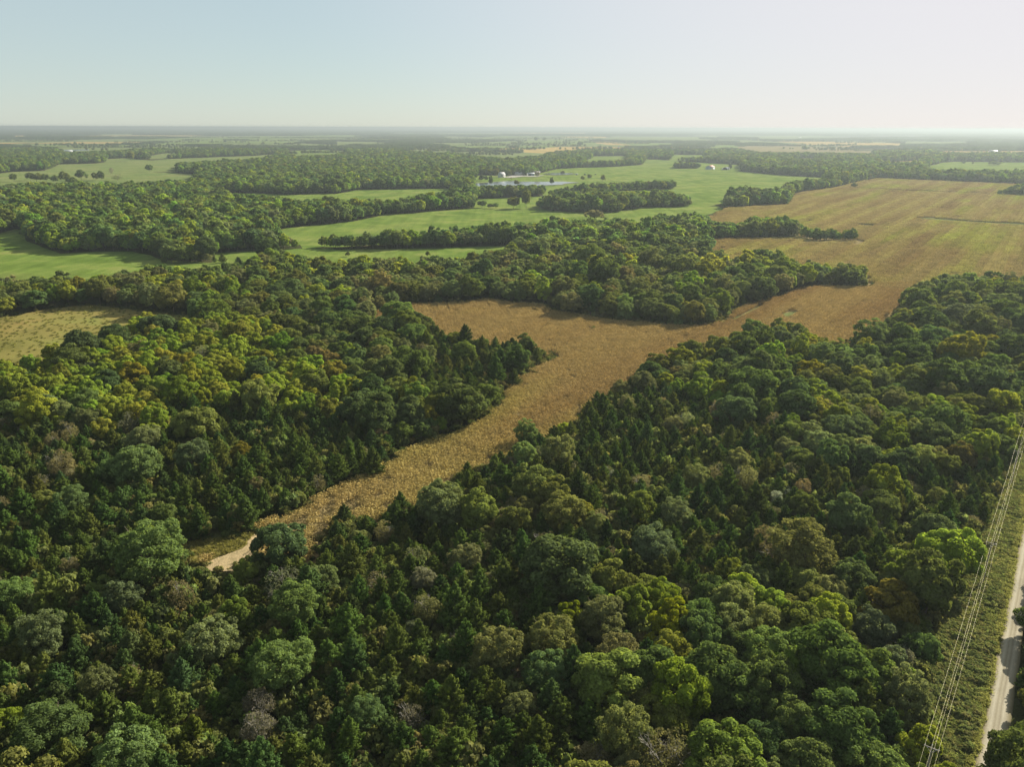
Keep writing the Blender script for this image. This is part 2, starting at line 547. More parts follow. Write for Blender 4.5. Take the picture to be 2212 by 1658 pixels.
# bare track at the end of the strip, dry verge along it
VERGE_L = poly("T 250,930 400,870 600,840 850,825 980,770 1200,640 1420,590 1650,470 1870,350 1890,380 1660,500 1440,615 1220,680 1020,840 1005,900 940,945 700,1030 520,1110 430,1100 350,1080")
SOIL = poly("T 530,1125 700,1035 950,950 1010,900 1010,850 1080,790 1200,730 1300,690 1330,760 1200,900 1060,1050 1000,1085 900,1150 840,1190 700,1190 620,1190")
sheet("dry_verge", refine(VERGE_L, 3, 1.2), M_TAN, .16, kind="structure")
sheet("soil_track", refine(SOIL, 3, 1.6), M_SOIL, .165, kind="structure")

# grassed drains across the big field
DRAINS = [poly(q) for q in ("C 1490,686 1560,680 1680,690 1900,706 2230,722 2230,738 1900,722 1700,708 1560,700",
                            "C 1040,478 1300,492 1500,501 1960,518 1960,524 1500,507 1300,498 1050,484",
                            "C 1060,722 1180,724 1270,736 1180,742 1080,732", "C 735,706 815,698 815,706 750,712",
                            "C 1560,610 1690,614 1690,620 1570,617", "E 1080,170 1180,205 1320,232 1330,240 1190,216 1070,178",
                            "F 600,205 690,190 690,200 640,235 590,240", "F 190,262 330,220 440,160 470,160 350,235 200,280",
                            "E 560,170 660,205 655,212 550,180", "E 810,128 850,180 842,184 800,135")]
for i, pl in enumerate(DRAINS):
    sheet("grassed_drain", pl, M_VERGE if i in (0, 6, 7) else M_FLOOR, .30, kind="structure")

# the gravel road: straight, crowned, with packed wheel tracks and loose ridges between them
ra = unproj(1939.4 + 357 * .4652, 886.6 + 1650 * .4652)[:2]
rb = unproj(1939.4 + 586 * .4652, 886.6 + 505 * .4652)[:2]
rdir = (rb - ra) / np.hypot(*(rb - ra))
rside = np.array([rdir[1], -rdir[0]])
ROAD_W = 3.9
S0, S1 = -70.0, 420.0


def road_pt(s, t, z=0.0):
    p = ra + rdir * s + rside * t
    return (p[0], p[1], z)


m, nt, b = nodes_of("gravel_road")
g = nt.nodes.new('ShaderNodeAttribute')
g.attribute_name = 'across'
wob = noise(nt, .08, 3, .5, geo_pos(nt))
ad = nt.nodes.new('ShaderNodeMath')
ad.operation = 'MULTIPLY_ADD'
nt.links.new(wob.outputs[0], ad.inputs[0])
ad.inputs[1].default_value = .12
nt.links.new(g.outputs['Fac'], ad.inputs[2])
sb = nt.nodes.new('ShaderNodeMath')
sb.operation = 'SUBTRACT'
nt.links.new(ad.outputs[0], sb.inputs[0])
sb.inputs[1].default_value = .06
tr = ramp(nt, sb.outputs[0], [(0, (.22, .19, .12)), (.10, (.40, .35, .25)), (.20, (.50, .46, .36)), (.30, (.58, .54, .44)), (.42, (.40, .36, .27)), (.5, (.50, .46, .36)),
                              (.6, (.38, .34, .26)), (.70, (.57, .53, .43)), (.82, (.46, .42, .33)), (.93, (.34, .30, .2)), (1, (.2, .18, .11))])
fn = noise(nt, 5, 5, .7, geo_pos(nt))
fr = ramp(nt, fn.outputs[0], [(.3, (.72, .72, .7)), (.7, (1.2, 1.2, 1.18))])
cc = mixc(nt, .8, tr.outputs[0], fr.outputs[0], 'MULTIPLY')
ln = noise(nt, 1, 4, .6, geo_pos(nt, (.12, .12, 1)))
lr = ramp(nt, ln.outputs[0], [(.35, (.82, .82, .8)), (.65, (1.12, 1.12, 1.1))])
cc = mixc(nt, .7, cc, lr.outputs[0], 'MULTIPLY')
cc = mixc(nt, 1.0, cc, (.58, .575, .55), 'MULTIPLY')
nt.links.new(cc, b.inputs['Base Color'])
b.inputs['Roughness'].default_value = .95
b.inputs['Specular IOR Level'].default_value = 0
bp = nt.nodes.new('ShaderNodeBump')
bp.inputs['Strength'].default_value = .5
bp.inputs['Distance'].default_value = .05
nt.links.new(fn.outputs[0], bp.inputs['Height'])
nt.links.new(bp.outputs[0], b.inputs['Normal'])
ts = np.linspace(0, 1, 9)
ss = np.arange(S0, S1, 3.0)
V, acr = [], []
for s in ss:
    for t in ts:
        e = (vnoise(s, t * 50, 7, 3) - .5) * .5 if t in (0, 1) else 0
        V.append(road_pt(s, -.0 + t * ROAD_W + e, .12 + .12 * (1 - (2 * t - 1) ** 2)))
        acr.append(t)
n = len(ts)
Fq = np.array([[i * n + j, i * n + j + 1, (i + 1) * n + j + 1, (i + 1) * n + j] for i in range(len(ss) - 1) for j in range(n - 1)])
me = mesh_from("gravel_road", V, [Fq], [m], smooth=True)
at = me.attributes.new("across", 'FLOAT', 'POINT')
at.data.foreach_set("value", np.array(acr, np.float32))
link("gravel_road", me, kind="structure")
vg = poly("V 600,60 480,330 420,480 340,680 235,850 160,1100 120,1250 140,1400 170,1520 235,1700")
vg = np.vstack([vg, [road_pt(-15, 0)[:2], road_pt(S1 - 5, 0)[:2]]])
ROADBED = np.array([road_pt(S0, -1.2)[:2], road_pt(S1, -1.2)[:2], road_pt(S1, ROAD_W + 1.2)[:2], road_pt(S0, ROAD_W + 1.2)[:2]])
VERGE = vg
sheet("road_verge", vg, M_VERGE, .03, kind="structure")


# ---------------------------------------------------------------- tree meshes
def unit(a):
    return a / np.maximum(np.linalg.norm(a, axis=-1, keepdims=True), 1e-9)


def leaf_quads(P, N, size, aspect, rg):
    n = len(P)
    t = unit(np.cross(N, rg.normal(size=(n, 3))))
    b = unit(np.cross(N, t))
    s = np.asarray(size).reshape(-1, 1) * np.ones((n, 1))
    bend = N * s * .25
    V = np.stack([P - t * s, P + b * s * aspect + bend, P + t * s, P - b * s * aspect + bend], 1).reshape(-1, 3)
    F = np.arange(4 * n).reshape(n, 4)
    return V, F


def tube(pts, rads, sides=5):
    pts = np.array(pts, float)
    V, Fq = [], []
    for i, p in enumerate(pts):
        d = unit(pts[min(i + 1, len(pts) - 1)] - pts[max(i - 1, 0)])
        x = unit(np.cross(d, [.31, .87, .4]))
        y = np.cross(d, x)
        for k in range(sides):
            a = 2 * math.pi * k / sides
            V.append(p + (x * math.cos(a) + y * math.sin(a)) * rads[i])
    for i in range(len(pts) - 1):
        for k in range(sides):
            Fq.append([i * sides + k, i * sides + (k + 1) % sides, (i + 1) * sides + (k + 1) % sides, (i + 1) * sides + k])
    return np.array(V), np.array(Fq)


def merge(parts):
    V, F, off = [], [], 0
    for v, f in parts:
        V.append(v)
        F.append(f + off)
        off += len(v)
    return np.vstack(V), np.vstack(F)


def limbs(H, R, rg, n=6, bare=False):
    parts = []
    h = H * (.5 if not bare else .35)
    r0 = .016 * H + .05
    w = rg.normal(size=(5, 2)) * .15
    tp = [(w[i, 0] * i / 4, w[i, 1] * i / 4, h * i / 4 - .25 * (i == 0)) for i in range(5)]
    parts.append(tube(tp, np.linspace(r0, r0 * .6, 5)))
    for k in range(n):
        a = 2 * math.pi * k / n + rg.uniform(-.4, .4)
        z0 = h * rg.uniform(.55, 1.0)
        L = R * rg.uniform(.55, .85)
        up = H * rg.uniform(.18, .38)
        p = [(tp[3][0], tp[3][1], z0), (math.cos(a) * L * .45, math.sin(a) * L * .45, z0 + up * .5), (math.cos(a) * L, math.sin(a) * L, min(z0 + up, H * .9))]
        parts.append(tube(p, [r0 * .5, r0 * .3, r0 * .1], 4))
    return merge(parts)


def fib(n, rg, zmin=-.55):
    i = np.arange(n) + .5
    z = 1 - i * (1 - zmin) / n
    ph = i * 2.39996 + rg.uniform(0, 6)
    r = np.sqrt(np.maximum(0, 1 - z * z))
    return unit(np.column_stack([r * np.cos(ph), r * np.sin(ph), z]) + rg.normal(size=(n, 3)) * .16)


def crown_broadleaf(rg, R, H, ncl, nl, ls, rc=(.20, .34), aspect=.75, flat=.8, jit=.5, inner=.12, lobes=3):
    c = H * .445
    cz = H - c
    D = fib(ncl, rg)
    # large lobes make the outline uneven
    L = unit(rg.normal(size=(lobes, 3)) + [0, 0, .4])
    bump = np.max(np.maximum(0, D @ L.T) ** 3, 1)
    f = (.58 + .36 * bump + rg.uniform(-.14, .16, ncl)).clip(.40, 1.08)
    C = D * f[:, None] * [R, R, c] + [0, 0, cz]
    rcl = rg.uniform(*rc, ncl) * R
    cnt = np.maximum(8, (nl * rcl ** 2 / (rcl ** 2).sum()).astype(int))
    idx = np.repeat(np.arange(ncl), cnt)
    n = len(idx)
    d = unit(unit(rg.normal(size=(n, 3))) + .75 * D[idx] + [0, 0, .3])
    P = C[idx] + d * (rcl[idx] * rg.uniform(.6, 1.08, n))[:, None] * [1, 1, flat]
    N = unit(d + jit * rg.normal(size=(n, 3)))
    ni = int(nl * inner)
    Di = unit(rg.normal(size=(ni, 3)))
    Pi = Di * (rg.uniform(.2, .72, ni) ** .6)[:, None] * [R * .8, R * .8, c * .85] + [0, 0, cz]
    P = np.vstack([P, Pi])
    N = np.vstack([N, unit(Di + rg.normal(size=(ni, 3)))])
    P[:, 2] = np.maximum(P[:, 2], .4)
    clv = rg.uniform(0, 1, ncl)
    lv = np.concatenate([.5 * clv[idx] + .5 * rg.random(n), rg.random(ni) * .6])  # inner leaves darker: shade inside the crown put into their colour
    V, F = leaf_quads(P, N, ls * rg.uniform(.6, 1.3, len(P)), aspect, rg)
    return V, F, lv


def crown_cedar(rg, R, H, ns, nl, ls):
    P, N, S, LV = [], [], [], []
    per = nl // ns
    lean = rg.normal(size=2) * .04
    bulge = rg.uniform(.55, .85)
    for k in range(ns):
        u = (k + rg.random()) / ns
        u = 1 - (1 - u) ** .75
        a = k * 2.39996 + rg.uniform(-.5, .5)
        pr = R * min(1.0, 1.3 * (1 - u)) ** bulge * min(1, .55 + u * 4) * rg.uniform(.72, 1.15)
        z0 = H * (.06 + .84 * u)
        rise = (.5 + .9 * rg.random()) * (.6 + .5 * (1 - u)) * H / 9
        o = np.array([math.cos(a), math.sin(a), 0])
        b0 = o * pr * .25 + [0, 0, z0]
        tip = o * pr + [0, 0, z0 + rise]
        s = rg.random(per) ** .75
        w = (.34 * (1 - s) + .09) * (.55 + .5 * (1 - u)) * R / 2.6
        q = rg.normal(size=(per, 3)) * [1, 1, .8]
        pts = b0 + (tip - b0) * s[:, None] + q * w[:, None]
        # sprays curve upward at their ends
        pts[:, 2] += (s ** 2) * rise * .5
        P.append(pts)
        N.append(unit(q + o * .8 + [0, 0, .7] + rg.normal(size=(per, 3)) * .45))
        S.append(ls * (1.15 - .5 * s) * rg.uniform(.7, 1.2, per))
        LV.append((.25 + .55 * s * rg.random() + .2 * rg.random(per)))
    m = per * 2
    s = rg.random(m)
    pts = np.column_stack([rg.normal(size=m) * .16 * (1.2 - s), rg.normal(size=m) * .16 * (1.2 - s), H * (.86 + .15 * s)])
    P.append(pts)
    N.append(unit(rg.normal(size=(m, 3)) + [0, 0, .4]))
    S.append(np.full(m, ls * .7))
    LV.append(rg.random(m) * .6 + .3)
    P, N, S, LV = np.vstack(P), np.vstack(N), np.concatenate(S), np.concatenate(LV)
    P[:, :2] += P[:, 2:3] * lean
    V, F = leaf_quads(P, N, S, .5, rg)
    return V, F, LV


def branches_bare(rg, R, H):
    """forking grey twigs that spread into a thin rounded crown"""
    parts = []

    def grow(p, d, L, r, lev):
        q = p + d * L
        mid = p + d * L * .5 + rg.normal(size=3) * L * .06
        parts.append(tube([p, mid, q], [r, r * .8, r * .6], 4 if lev < 2 else 3))
        if lev >= 4:
            return
        for _ in range(3 if lev < 2 else rg.integers(2, 4)):
            nd = unit(d + rg.normal(size=3) * .55 + [0, 0, .15])
            grow(q, nd, L * rg.uniform(.62, .85), r * .58, lev + 1)
    grow(np.array([0, 0, -.2]), np.array([0, 0, 1.0]), H * .28, .012 * H + .05, 0)
    V, F = merge(parts)
    sc = np.array([R / max(1e-3, np.percentile(np.abs(V[:, :2]), 97)), 0, H / V[:, 2].max()])
    V[:, :2] *= min(1.4, max(.6, sc[0]))
    V[:, 2] *= sc[2]
    return V, F


PROTO = {}


def proto(kind, key, crown, wood, wood_mat, crown_mat, R, H):
    cm = None
    if crown is not None:
        V, F, lv = crown
        cm = mesh_from(f"{kind}_crown_{key}", V, [F], [crown_mat], lv=lv)
    tm = None
    if wood is not None:
        tm = mesh_from(f"{kind}_trunk_{key}", wood[0], [wood[1]], [wood_mat])
    PROTO.setdefault(kind, []).append((cm, tm, R, H, crown, wood))


NV = 8
for i in range(NV):
    rg = np.random.default_rng(100 + i)
    R, H = rg.uniform(2.7, 3.3), rg.uniform(7.0, 8.8)
    proto('cedar_tree', i, crown_cedar(rg, R, H, 75, 5600, .25), tube([(0, 0, -.2), (0, 0, H * .4), (0, 0, H * .85)], [.2, .13, .04]), BARK, NEEDLE, R, H)
    rg = np.random.default_rng(200 + i)
    R, H = 5.0, rg.uniform(9.5, 11.5)
    proto('oak_tree', i, crown_broadleaf(rg, R, H, int(rg.integers(42, 64)), 11500, .25, lobes=int(rg.integers(4, 8))), limbs(H, R, rg), BARK, LEAF, R, H)
    rg = np.random.default_rng(300 + i)
    R, H = 4.6, rg.uniform(9, 11)
    proto('elm_tree', i, crown_broadleaf(rg, R, H, int(rg.integers(90, 130)), 11500, .20, rc=(.12, .23), aspect=.55, jit=.7, inner=.16, lobes=4), limbs(H, R, rg), BARK, LEAF, R, H)
    rg = np.random.default_rng(400 + i)
    R, H = 4.4, rg.uniform(9, 12)
    proto('hickory_tree', i, crown_broadleaf(rg, R, H, int(rg.integers(40, 60)), 9500, .26, rc=(.16, .30), aspect=.65, flat=.95, lobes=6), limbs(H, R, rg), BARK, LEAF, R, H)
    rg = np.random.default_rng(500 + i)
    R, H = 3.0, rg.uniform(7, 8.5)
    V, F, lv = crown_broadleaf(rg, R, H * .98, 60, 900 if i % 2 else 2200, .20, rc=(.2, .4), aspect=.5, jit=1.2, inner=.3)
    proto('bare_tree', i, (V, F, lv), branches_bare(rg, R, H), PALE_BARK, LEAF, R, H)


def joined(name, crown, wood, cmat, wmat):
    V = np.vstack([crown[0], wood[0]])
    F = [np.vstack([crown[1], wood[1] + len(crown[0])])]
    lv = np.concatenate([crown[2], np.full(len(wood[1]), .5)])
    mi = np.concatenate([np.zeros(len(crown[1])), np.ones(len(wood[1]))])
    return mesh_from(name, V, F, [cmat, wmat], midx=mi, lv=lv)


def stash(name, items):
    """a collection of meshes that mass scatters draw from (kept out of the scene itself)"""
    c = bpy.data.collections.new(name)
    for i, me in enumerate(items):
        o = bpy.data.objects.new(f"{name}_{i:02d}", me)
        c.objects.link(o)
    return c


def scatter(name, coll, P, rot, scale, idx, tint, **props):
    P = np.asarray(P, np.float32)
    me = bpy.data.meshes.new(name)
    me.vertices.add(len(P))
    me.vertices.foreach_set("co", P.ravel())

    def attr(nm, ty, arr, f='value'):
        a = me.attributes.new(nm, ty, 'POINT')
        a.data.foreach_set(f, np.ascontiguousarray(arr).ravel())
    attr("spin", 'FLOAT', np.asarray(rot, np.float32))
    attr("size", 'FLOAT_VECTOR', np.asarray(scale, np.float32), 'vector')
    attr("pick", 'INT', np.asarray(idx, np.int32))
    attr("tint", 'FLOAT_COLOR', np.column_stack([tint, np.ones(len(P))]).astype(np.float32), 'color')
    o = link(name, me, **props)
    ng = bpy.data.node_groups.new(name, 'GeometryNodeTree')
    ng.interface.new_socket("Geometry", in_out='INPUT', socket_type='NodeSocketGeometry')
    ng.interface.new_socket("Geometry", in_out='OUTPUT', socket_type='NodeSocketGeometry')
    N = ng.nodes
    gi, go = N.new('NodeGroupInput'), N.new('NodeGroupOutput')
    ip = N.new('GeometryNodeInstanceOnPoints')
    ci = N.new('GeometryNodeCollectionInfo')
    ci.inputs['Collection'].default_value = coll
    ci.inputs['Separate Children'].default_value = True
    ci.inputs['Reset Children'].default_value = True

    def named(nm, ty):
        a = N.new('GeometryNodeInputNamedAttribute')
        a.data_type = ty
        a.inputs['Name'].default_value = nm
        return [s for s in a.outputs if s.enabled and s.name == 'Attribute'][0]
    cx = N.new('ShaderNodeCombineXYZ')
    L = ng.links
    L.new(named("spin", 'FLOAT'), cx.inputs['Z'])
    L.new(gi.outputs[0], ip.inputs['Points'])
    L.new(ci.outputs[0], ip.inputs['Instance'])
    ip.inputs['Pick Instance'].default_value = True
    L.new(named("pick", 'INT'), ip.inputs['Instance Index'])
    L.new(cx.outputs[0], ip.inputs['Rotation'])
    L.new(named("size", 'FLOAT_VECTOR'), ip.inputs['Scale'])
    L.new(ip.outputs[0], go.inputs[0])
    md = o.modifiers.new("scatter", 'NODES')
    md.node_group = ng
    return o


# ---------------------------------------------------------------- where the trees stand
KINDS = ['cedar_tree', 'oak_tree', 'elm_tree', 'hickory_tree', 'bare_tree']
TINT = {0: [(.052, .090, .024), (.064, .098, .024), (.046, .082, .028), (.078, .102, .026)],
        1: [(.072, .116, .040), (.084, .128, .040), (.066, .108, .044), (.094, .130, .038), (.106, .138, .040)],
        2: [(.110, .158, .072), (.116, .154, .064), (.118, .148, .072), (.104, .154, .064), (.126, .146, .070)],
        3: [(.155, .200, .032), (.140, .196, .036), (.166, .190, .032), (.122, .180, .036), (.158, .176, .038)],
        4: [(.120, .130, .078), (.114, .128, .080), (.128, .130, .080), (.104, .110, .062)]}
RAD = [2.8, 4.6, 4.2, 4.1, 2.7]


def pick_tint(kind, rg, n=1):
    T = np.array(TINT[kind])
    c = T[rg.integers(0, len(T), n)] * ([1.2, 1.12, .95] if kind == 0 else ([1.5, 1.42, 1.05] if kind == 3 else [1.46, 1.28, 1.08]))
    return c * rg.uniform(.8, 1.22, (n, 1)) * (1 + rg.normal(size=(n, 3)) * .05)


trees = []       # x, y, radius, kind, tint, squash
GRID = {}


def near_ok(x, y, r, k=.62):
    gx, gy = int(x // 8), int(y // 8)
    for i in range(gx - 2, gx + 3):
        for j in range(gy - 2, gy + 3):
            for (a, b_, q) in GRID.get((i, j), ()):
                if (a - x) ** 2 + (b_ - y) ** 2 < (k * (q + r)) ** 2:
                    return False
    return True


def add_tree(x, y, r, kind, tint, sq=1.0, hero=False):
    trees.append((x, y, r, kind, tuple(tint), sq, hero))
    GRID.setdefault((int(x // 8), int(y // 8)), []).append((x, y, r))


hr = np.random.default_rng(11)
K = {'c': 0, 'o': 1, 'e': 2, 'h': 3, 'b': 4}  # the palest b entries are white-topped shrubs built as bare trees
HEROES = """
G e 900,220,420,.085,.125,.045;o 1740,180,310,.055,.085,.04;e 1830,580,300,.09,.13,.045;e 1720,910,360,.095,.14,.05;e 730,520,220,.08,.105,.06;e 340,1330,370,.06,.09,.035;e 770,1470,360,.09,.135,.055;h 60,1280,160,.12,.15,.02;e 50,480,220,.09,.14,.05;e 260,740,240,.09,.115,.06;b 1600,1340,190,.14,.12,.1;b 1590,1170,170,.13,.11,.09;h 1430,620,170,.09,.12,.025;b 1750,420,190,.13,.13,.09;c 800,640,180,.07,.075,.018;c 790,780,170,.055,.075,.03;c 1560,480,150,.05,.065,.016;c 1100,1010,200,.04,.07,.03;e 620,1040,210,.09,.105,.05;c 1050,640,120,.06,.075,.016;c 1190,1330,200,.055,.07,.012;c 640,850,120,.05,.065,.02
W o 1160,420,460,.062,.085,.036;e 1740,330,290,.08,.11,.065;h 1850,770,230,.17,.18,.012;h 1790,640,210,.12,.15,.02;h 1240,740,160,.14,.16,.012;e 1150,870,330,.105,.115,.045;h 1740,930,140,.17,.18,.012;e 1100,1070,290,.07,.11,.05;e 480,90,330,.10,.125,.06;e 640,400,200,.11,.12,.065;e 1200,130,290,.115,.125,.045;o 1700,1090,300,.06,.09,.03;o 2010,1130,240,.05,.08,.03;e 50,1330,210,.07,.11,.05;b 310,1370,140,.13,.11,.085;e 960,1290,210,.1,.115,.055;b 1790,1590,250,.14,.12,.06;e 2050,1500,200,.085,.125,.04;e 1880,150,200,.095,.12,.065;h 1660,90,200,.11,.13,.03;e 370,540,160,.12,.125,.095;e 320,830,130,.10,.12,.08;c 600,700,130,.045,.06,.012;b 940,1110,90,.16,.11,.08;b 580,920,110,.15,.13,.11;c 1120,150,120,.03,.045,.014;e 2020,760,200,.075,.115,.045
H e 530,850,360,.095,.14,.045;o 920,960,470,.06,.095,.026;o 170,1080,400,.06,.09,.03;o 1210,760,230,.07,.09,.055;e 1280,960,210,.085,.11,.07;h 250,1540,420,.10,.135,.03;o 950,1400,400,.06,.095,.03;o 1450,380,300,.085,.115,.022;h 1330,560,330,.115,.095,.022;o 1050,430,230,.06,.085,.036;e 740,200,400,.11,.115,.045;h 240,360,180,.125,.14,.022;e 430,440,220,.075,.1,.05;h 1290,1340,170,.11,.13,.025;c 1600,160,200,.04,.055,.016;c 1750,190,140,.04,.055,.016;c 1060,230,170,.045,.06,.018;o 60,700,230,.06,.1,.03;b 1340,930,160,.13,.12,.09;e 700,1350,300,.08,.11,.04
F o 1650,620,350,.06,.09,.032;o 1420,450,230,.055,.085,.03;o 1950,650,280,.06,.09,.04;o 1560,250,480,.06,.09,.035;h 1760,420,300,.17,.16,.02;h 1960,380,140,.19,.17,.02;h 790,560,170,.18,.16,.015;o 400,650,300,.065,.1,.03;e 310,790,280,.07,.105,.05;o 680,780,250,.055,.085,.032;e 1180,330,230,.085,.12,.045;h 1240,1310,210,.13,.15,.025;h 1300,980,230,.1,.13,.022;e 1150,1120,200,.075,.11,.05;o 1340,1190,200,.05,.075,.035;e 960,960,230,.07,.1,.05;h 960,1240,130,.11,.13,.03;o 1600,1000,250,.065,.09,.035;h 1750,860,200,.115,.135,.022;h 1750,1120,170,.10,.085,.03;c 430,1400,200,.04,.055,.016;b 90,560,50,.27,.28,.25;b 560,1390,60,.27,.28,.25;b 640,1370,50,.27,.28,.25;b 270,470,36,.27,.28,.25;e 1720,200,220,.08,.1,.065;o 550,540,200,.06,.095,.03
E o 640,760,440,.06,.08,.03;o 180,290,190,.05,.075,.032;o 280,210,160,.05,.075,.032;e 240,660,200,.1,.125,.04;e 270,830,150,.075,.11,.055;e 50,780,180,.07,.105,.05;e 1090,960,160,.1,.14,.055;e 560,1400,310,.095,.115,.05;c 80,1120,170,.04,.055,.015;c 990,370,90,.03,.045,.014;b 1860,630,55,.27,.28,.25;b 1980,720,45,.27,.28,.25;b 1900,615,40,.27,.28,.25;b 1610,1230,50,.27,.28,.25;c 1000,590,110,.04,.055,.018;c 870,680,120,.045,.06,.02;c 690,350,150,.03,.045,.015;c 1110,410,110,.03,.045,.015
D e 830,1080,380,.085,.125,.05;e 450,1340,170,.085,.125,.055;e 1170,1050,210,.08,.11,.06;o 980,250,330,.055,.08,.038;o 700,320,160,.05,.075,.03;o 500,390,210,.05,.07,.032;h 1100,680,190,.11,.145,.02;o 650,640,170,.05,.08,.035;e 510,730,190,.09,.13,.045;h 2020,770,160,.14,.14,.03;o 2170,800,220,.055,.08,.035;o 1590,540,190,.055,.085,.035;e 1330,160,190,.09,.125,.03;h 820,570,160,.17,.145,.02;h 680,770,90,.19,.17,.012;h 1160,490,160,.17,.15,.022;b 800,890,120,.14,.13,.09;h 1480,1040,120,.13,.11,.02;h 2020,480,120,.17,.13,.05;c 1500,1380,170,.045,.07,.02
"""
for ln_ in HEROES.strip().splitlines():
    cr, rest = ln_.split(' ', 1)
    o = CROPS[cr]
    for it in rest.split(';'):
        kk, vals = it.strip().split(' ')
        vals = [float(t) for t in vals.split(',')]
        u, v = o[0] + vals[0] * o[2], o[1] + vals[1] * o[2]
        d = vals[2] * o[2]
        kind = K[kk]
        zc = 6.0
        for _ in range(3):
            p = unproj(u, v, zc)
            slant = np.linalg.norm(p - CT)
            r = .5 * d * slant / F_PX * 1024 / 2212 * math.cos(math.atan2(abs(u - 1106), 1703)) ** 0
            r = min(max(r, 1.8), 8.5)
            zc = .62 * {0: 2.9, 1: 2.1, 2: 2.2, 3: 2.4, 4: 2.6}[kind] * r * (1 if r < 5 else .9)
        add_tree(p[0], p[1], r, kind, np.array(vals[3:6]) * {3: [1.32, 1.38, 1.2], 4: [.95, 1.05, .95]}.get(kind, [1.52, 1.48, 1.25]), .9 if r > 5.5 else 1.0, True)

# mixtures of kinds, by the part of the woods (outlines in the photograph's 2212 wide scale)
ZONES = [
    ("880,720 960,690 1200,750 1210,800 1040,850 880,850 820,800", (.82, .12, .05, 0, .01)),
    ("380,860 700,880 900,940 1090,850 1100,900 560,1150 380,1190 250,1120 300,980", (.86, .03, .07, .02, .02)),
    ("-60,770 300,690 560,690 760,820 740,900 520,880 330,930 -60,900", (.04, .14, .06, .75, .01)),
    ("-60,900 330,930 300,1000 250,1120 420,1240 -60,1300", (.56, .12, .24, .04, .04)),
    ("-200,1240 700,1220 1250,1300 1350,1760 -200,1760", (.78, .04, .13, .02, .03)),
    ("1200,1250 2000,1250 2100,1760 1300,1760", (.22, .34, .27, .13, .04)),
    ("560,1200 700,1080 1330,800 1700,900 1600,1250 1250,1300 600,1300", (.66, .08, .20, .03, .03)),
    ("1330,800 1600,700 2300,690 2300,1000 1700,1000", (.05, .48, .24, .22, .01)),
    ("1600,1000 2300,1000 2200,1260 1600,1260", (.50, .22, .16, .09, .03)),
    ("260,690 900,640 960,700 900,760 700,770", (.12, .55, .28, .05, 0)),
    ("680,640 1000,510 1180,540 1100,660 820,690", (.03, .24, .70, .03, 0)),
    ("1100,520 1900,530 1900,660 1490,720 1180,700", (.02, .40, .38, .20, 0)),
    ("1900,590 2300,590 2300,700 1900,720", (.02, .5, .3, .18, 0)),
    ("-60,400 720,400 720,560 -60,560", (.0, .52, .18, .30, 0)),
    ("-60,560 720,560 500,700 -60,680", (.02, .5, .2, .28, 0)),
]
ZN = [(np.array([[float(a) for a in w.split(',')] for w in s.split()]), np.array(p)) for s, p in ZONES]


def kinds_at(u, v, rg):
    n = len(u)
    W = np.tile(np.array([.0, .60, .18, .22, 0]), (n, 1))
    done = np.zeros(n, bool)
    for pl, p in ZN:
        m_ = inside(u, v, pl) & ~done
        W[m_] = p
        done |= m_
    W = W / W.sum(1, keepdims=True)
    q = rg.random(n)
    return (q[:, None] > np.cumsum(W, 1)).sum(1).clip(0, 4)


def cedar_share(u, v):
    w = np.zeros(len(u))
    done = np.zeros(len(u), bool)
    for pl, p in ZN:
        m_ = inside(u, v, pl) & ~done
        w[m_] = p[0]
        done |= m_
    return w


def blocked(x, y, margin):
    """True where open ground, road, verge or water lies"""
    b_ = np.zeros(len(x), bool)
    for nm, pl in OPEN:
        lo, hi = pl.min(0) - 12, pl.max(0) + 12
        m_ = (x > lo[0]) & (x < hi[0]) & (y > lo[1]) & (y < hi[1])
        if not m_.any():
            continue
        i = np.where(m_)[0]
        ins = inside(x[i], y[i], pl)
        if margin > 0:
            near = ~ins
            j = i[near]
            ins[near] = edge_dist(x[j], y[j], pl) < margin
        b_[i] |= ins
    for pl in PONDS:
        b_ |= inside(x, y, pl)
    for pl in CLUMPS:
        b_ &= ~inside(x, y, pl)
    b_ |= inside(x, y, VERGE)
    b_ |= inside(x, y, ROADBED)
    return b_


def in_wedge(x, y, margin):
    return np.abs(x) < y * .70 + margin


TAN = .70
# woods near the viewer: dense, each tree kept clear of its neighbours
rg = np.random.default_rng(31)
ymin, ymax, st = 60.0, 640.0, 3.1
gx, gy = np.meshgrid(np.arange(-520, 520, st), np.arange(ymin, ymax, st))
x = (gx + rg.uniform(-.48, .48, gx.shape) * st).ravel()
y = (gy + rg.uniform(-.48, .48, gy.shape) * st).ravel()
m_ = in_wedge(x, y, 55) & ~blocked(x, y, 1.6)
x, y = x[m_], y[m_]
u, v, dep = proj(np.column_stack([x, y, np.full(len(x), 6.0)]))
kd = kinds_at(u, v, rg)
order = rg.permutation(len(x))
# broad crowns first, then cedars and thin trees fill the gaps
pr = np.array([1, 0, 0, 0, 1])[kd]
cw = cedar_share(u, v)
thin = (cw > .4) & (pr == 0) & (rg.random(len(x)) > .08)
order = order[np.argsort(pr[order], kind='stable')]
rr_ = np.array(RAD)[kd] * rg.lognormal(0, .22, len(x)).clip(.55, 1.7)
rr_ *= np.where(kd > 0, 1 + .38 * np.clip((y - 280) / 200, 0, 1), 1)
for f in (.8, .75, .75):
    hb = hides_field(x, y, rr_, kd)
    rr_[hb] *= f
gone = hides_field(x, y, rr_, kd)
for i in order:
    r = rr_[i]
    if thin[i] or gone[i]:
        continue
    if near_ok(x[i], y[i], r, .60 if kd[i] in (0, 4) else .66):
        add_tree(x[i], y[i], r, int(kd[i]), pick_tint(int(kd[i]), rg)[0], rg.uniform(.85, 1.15))
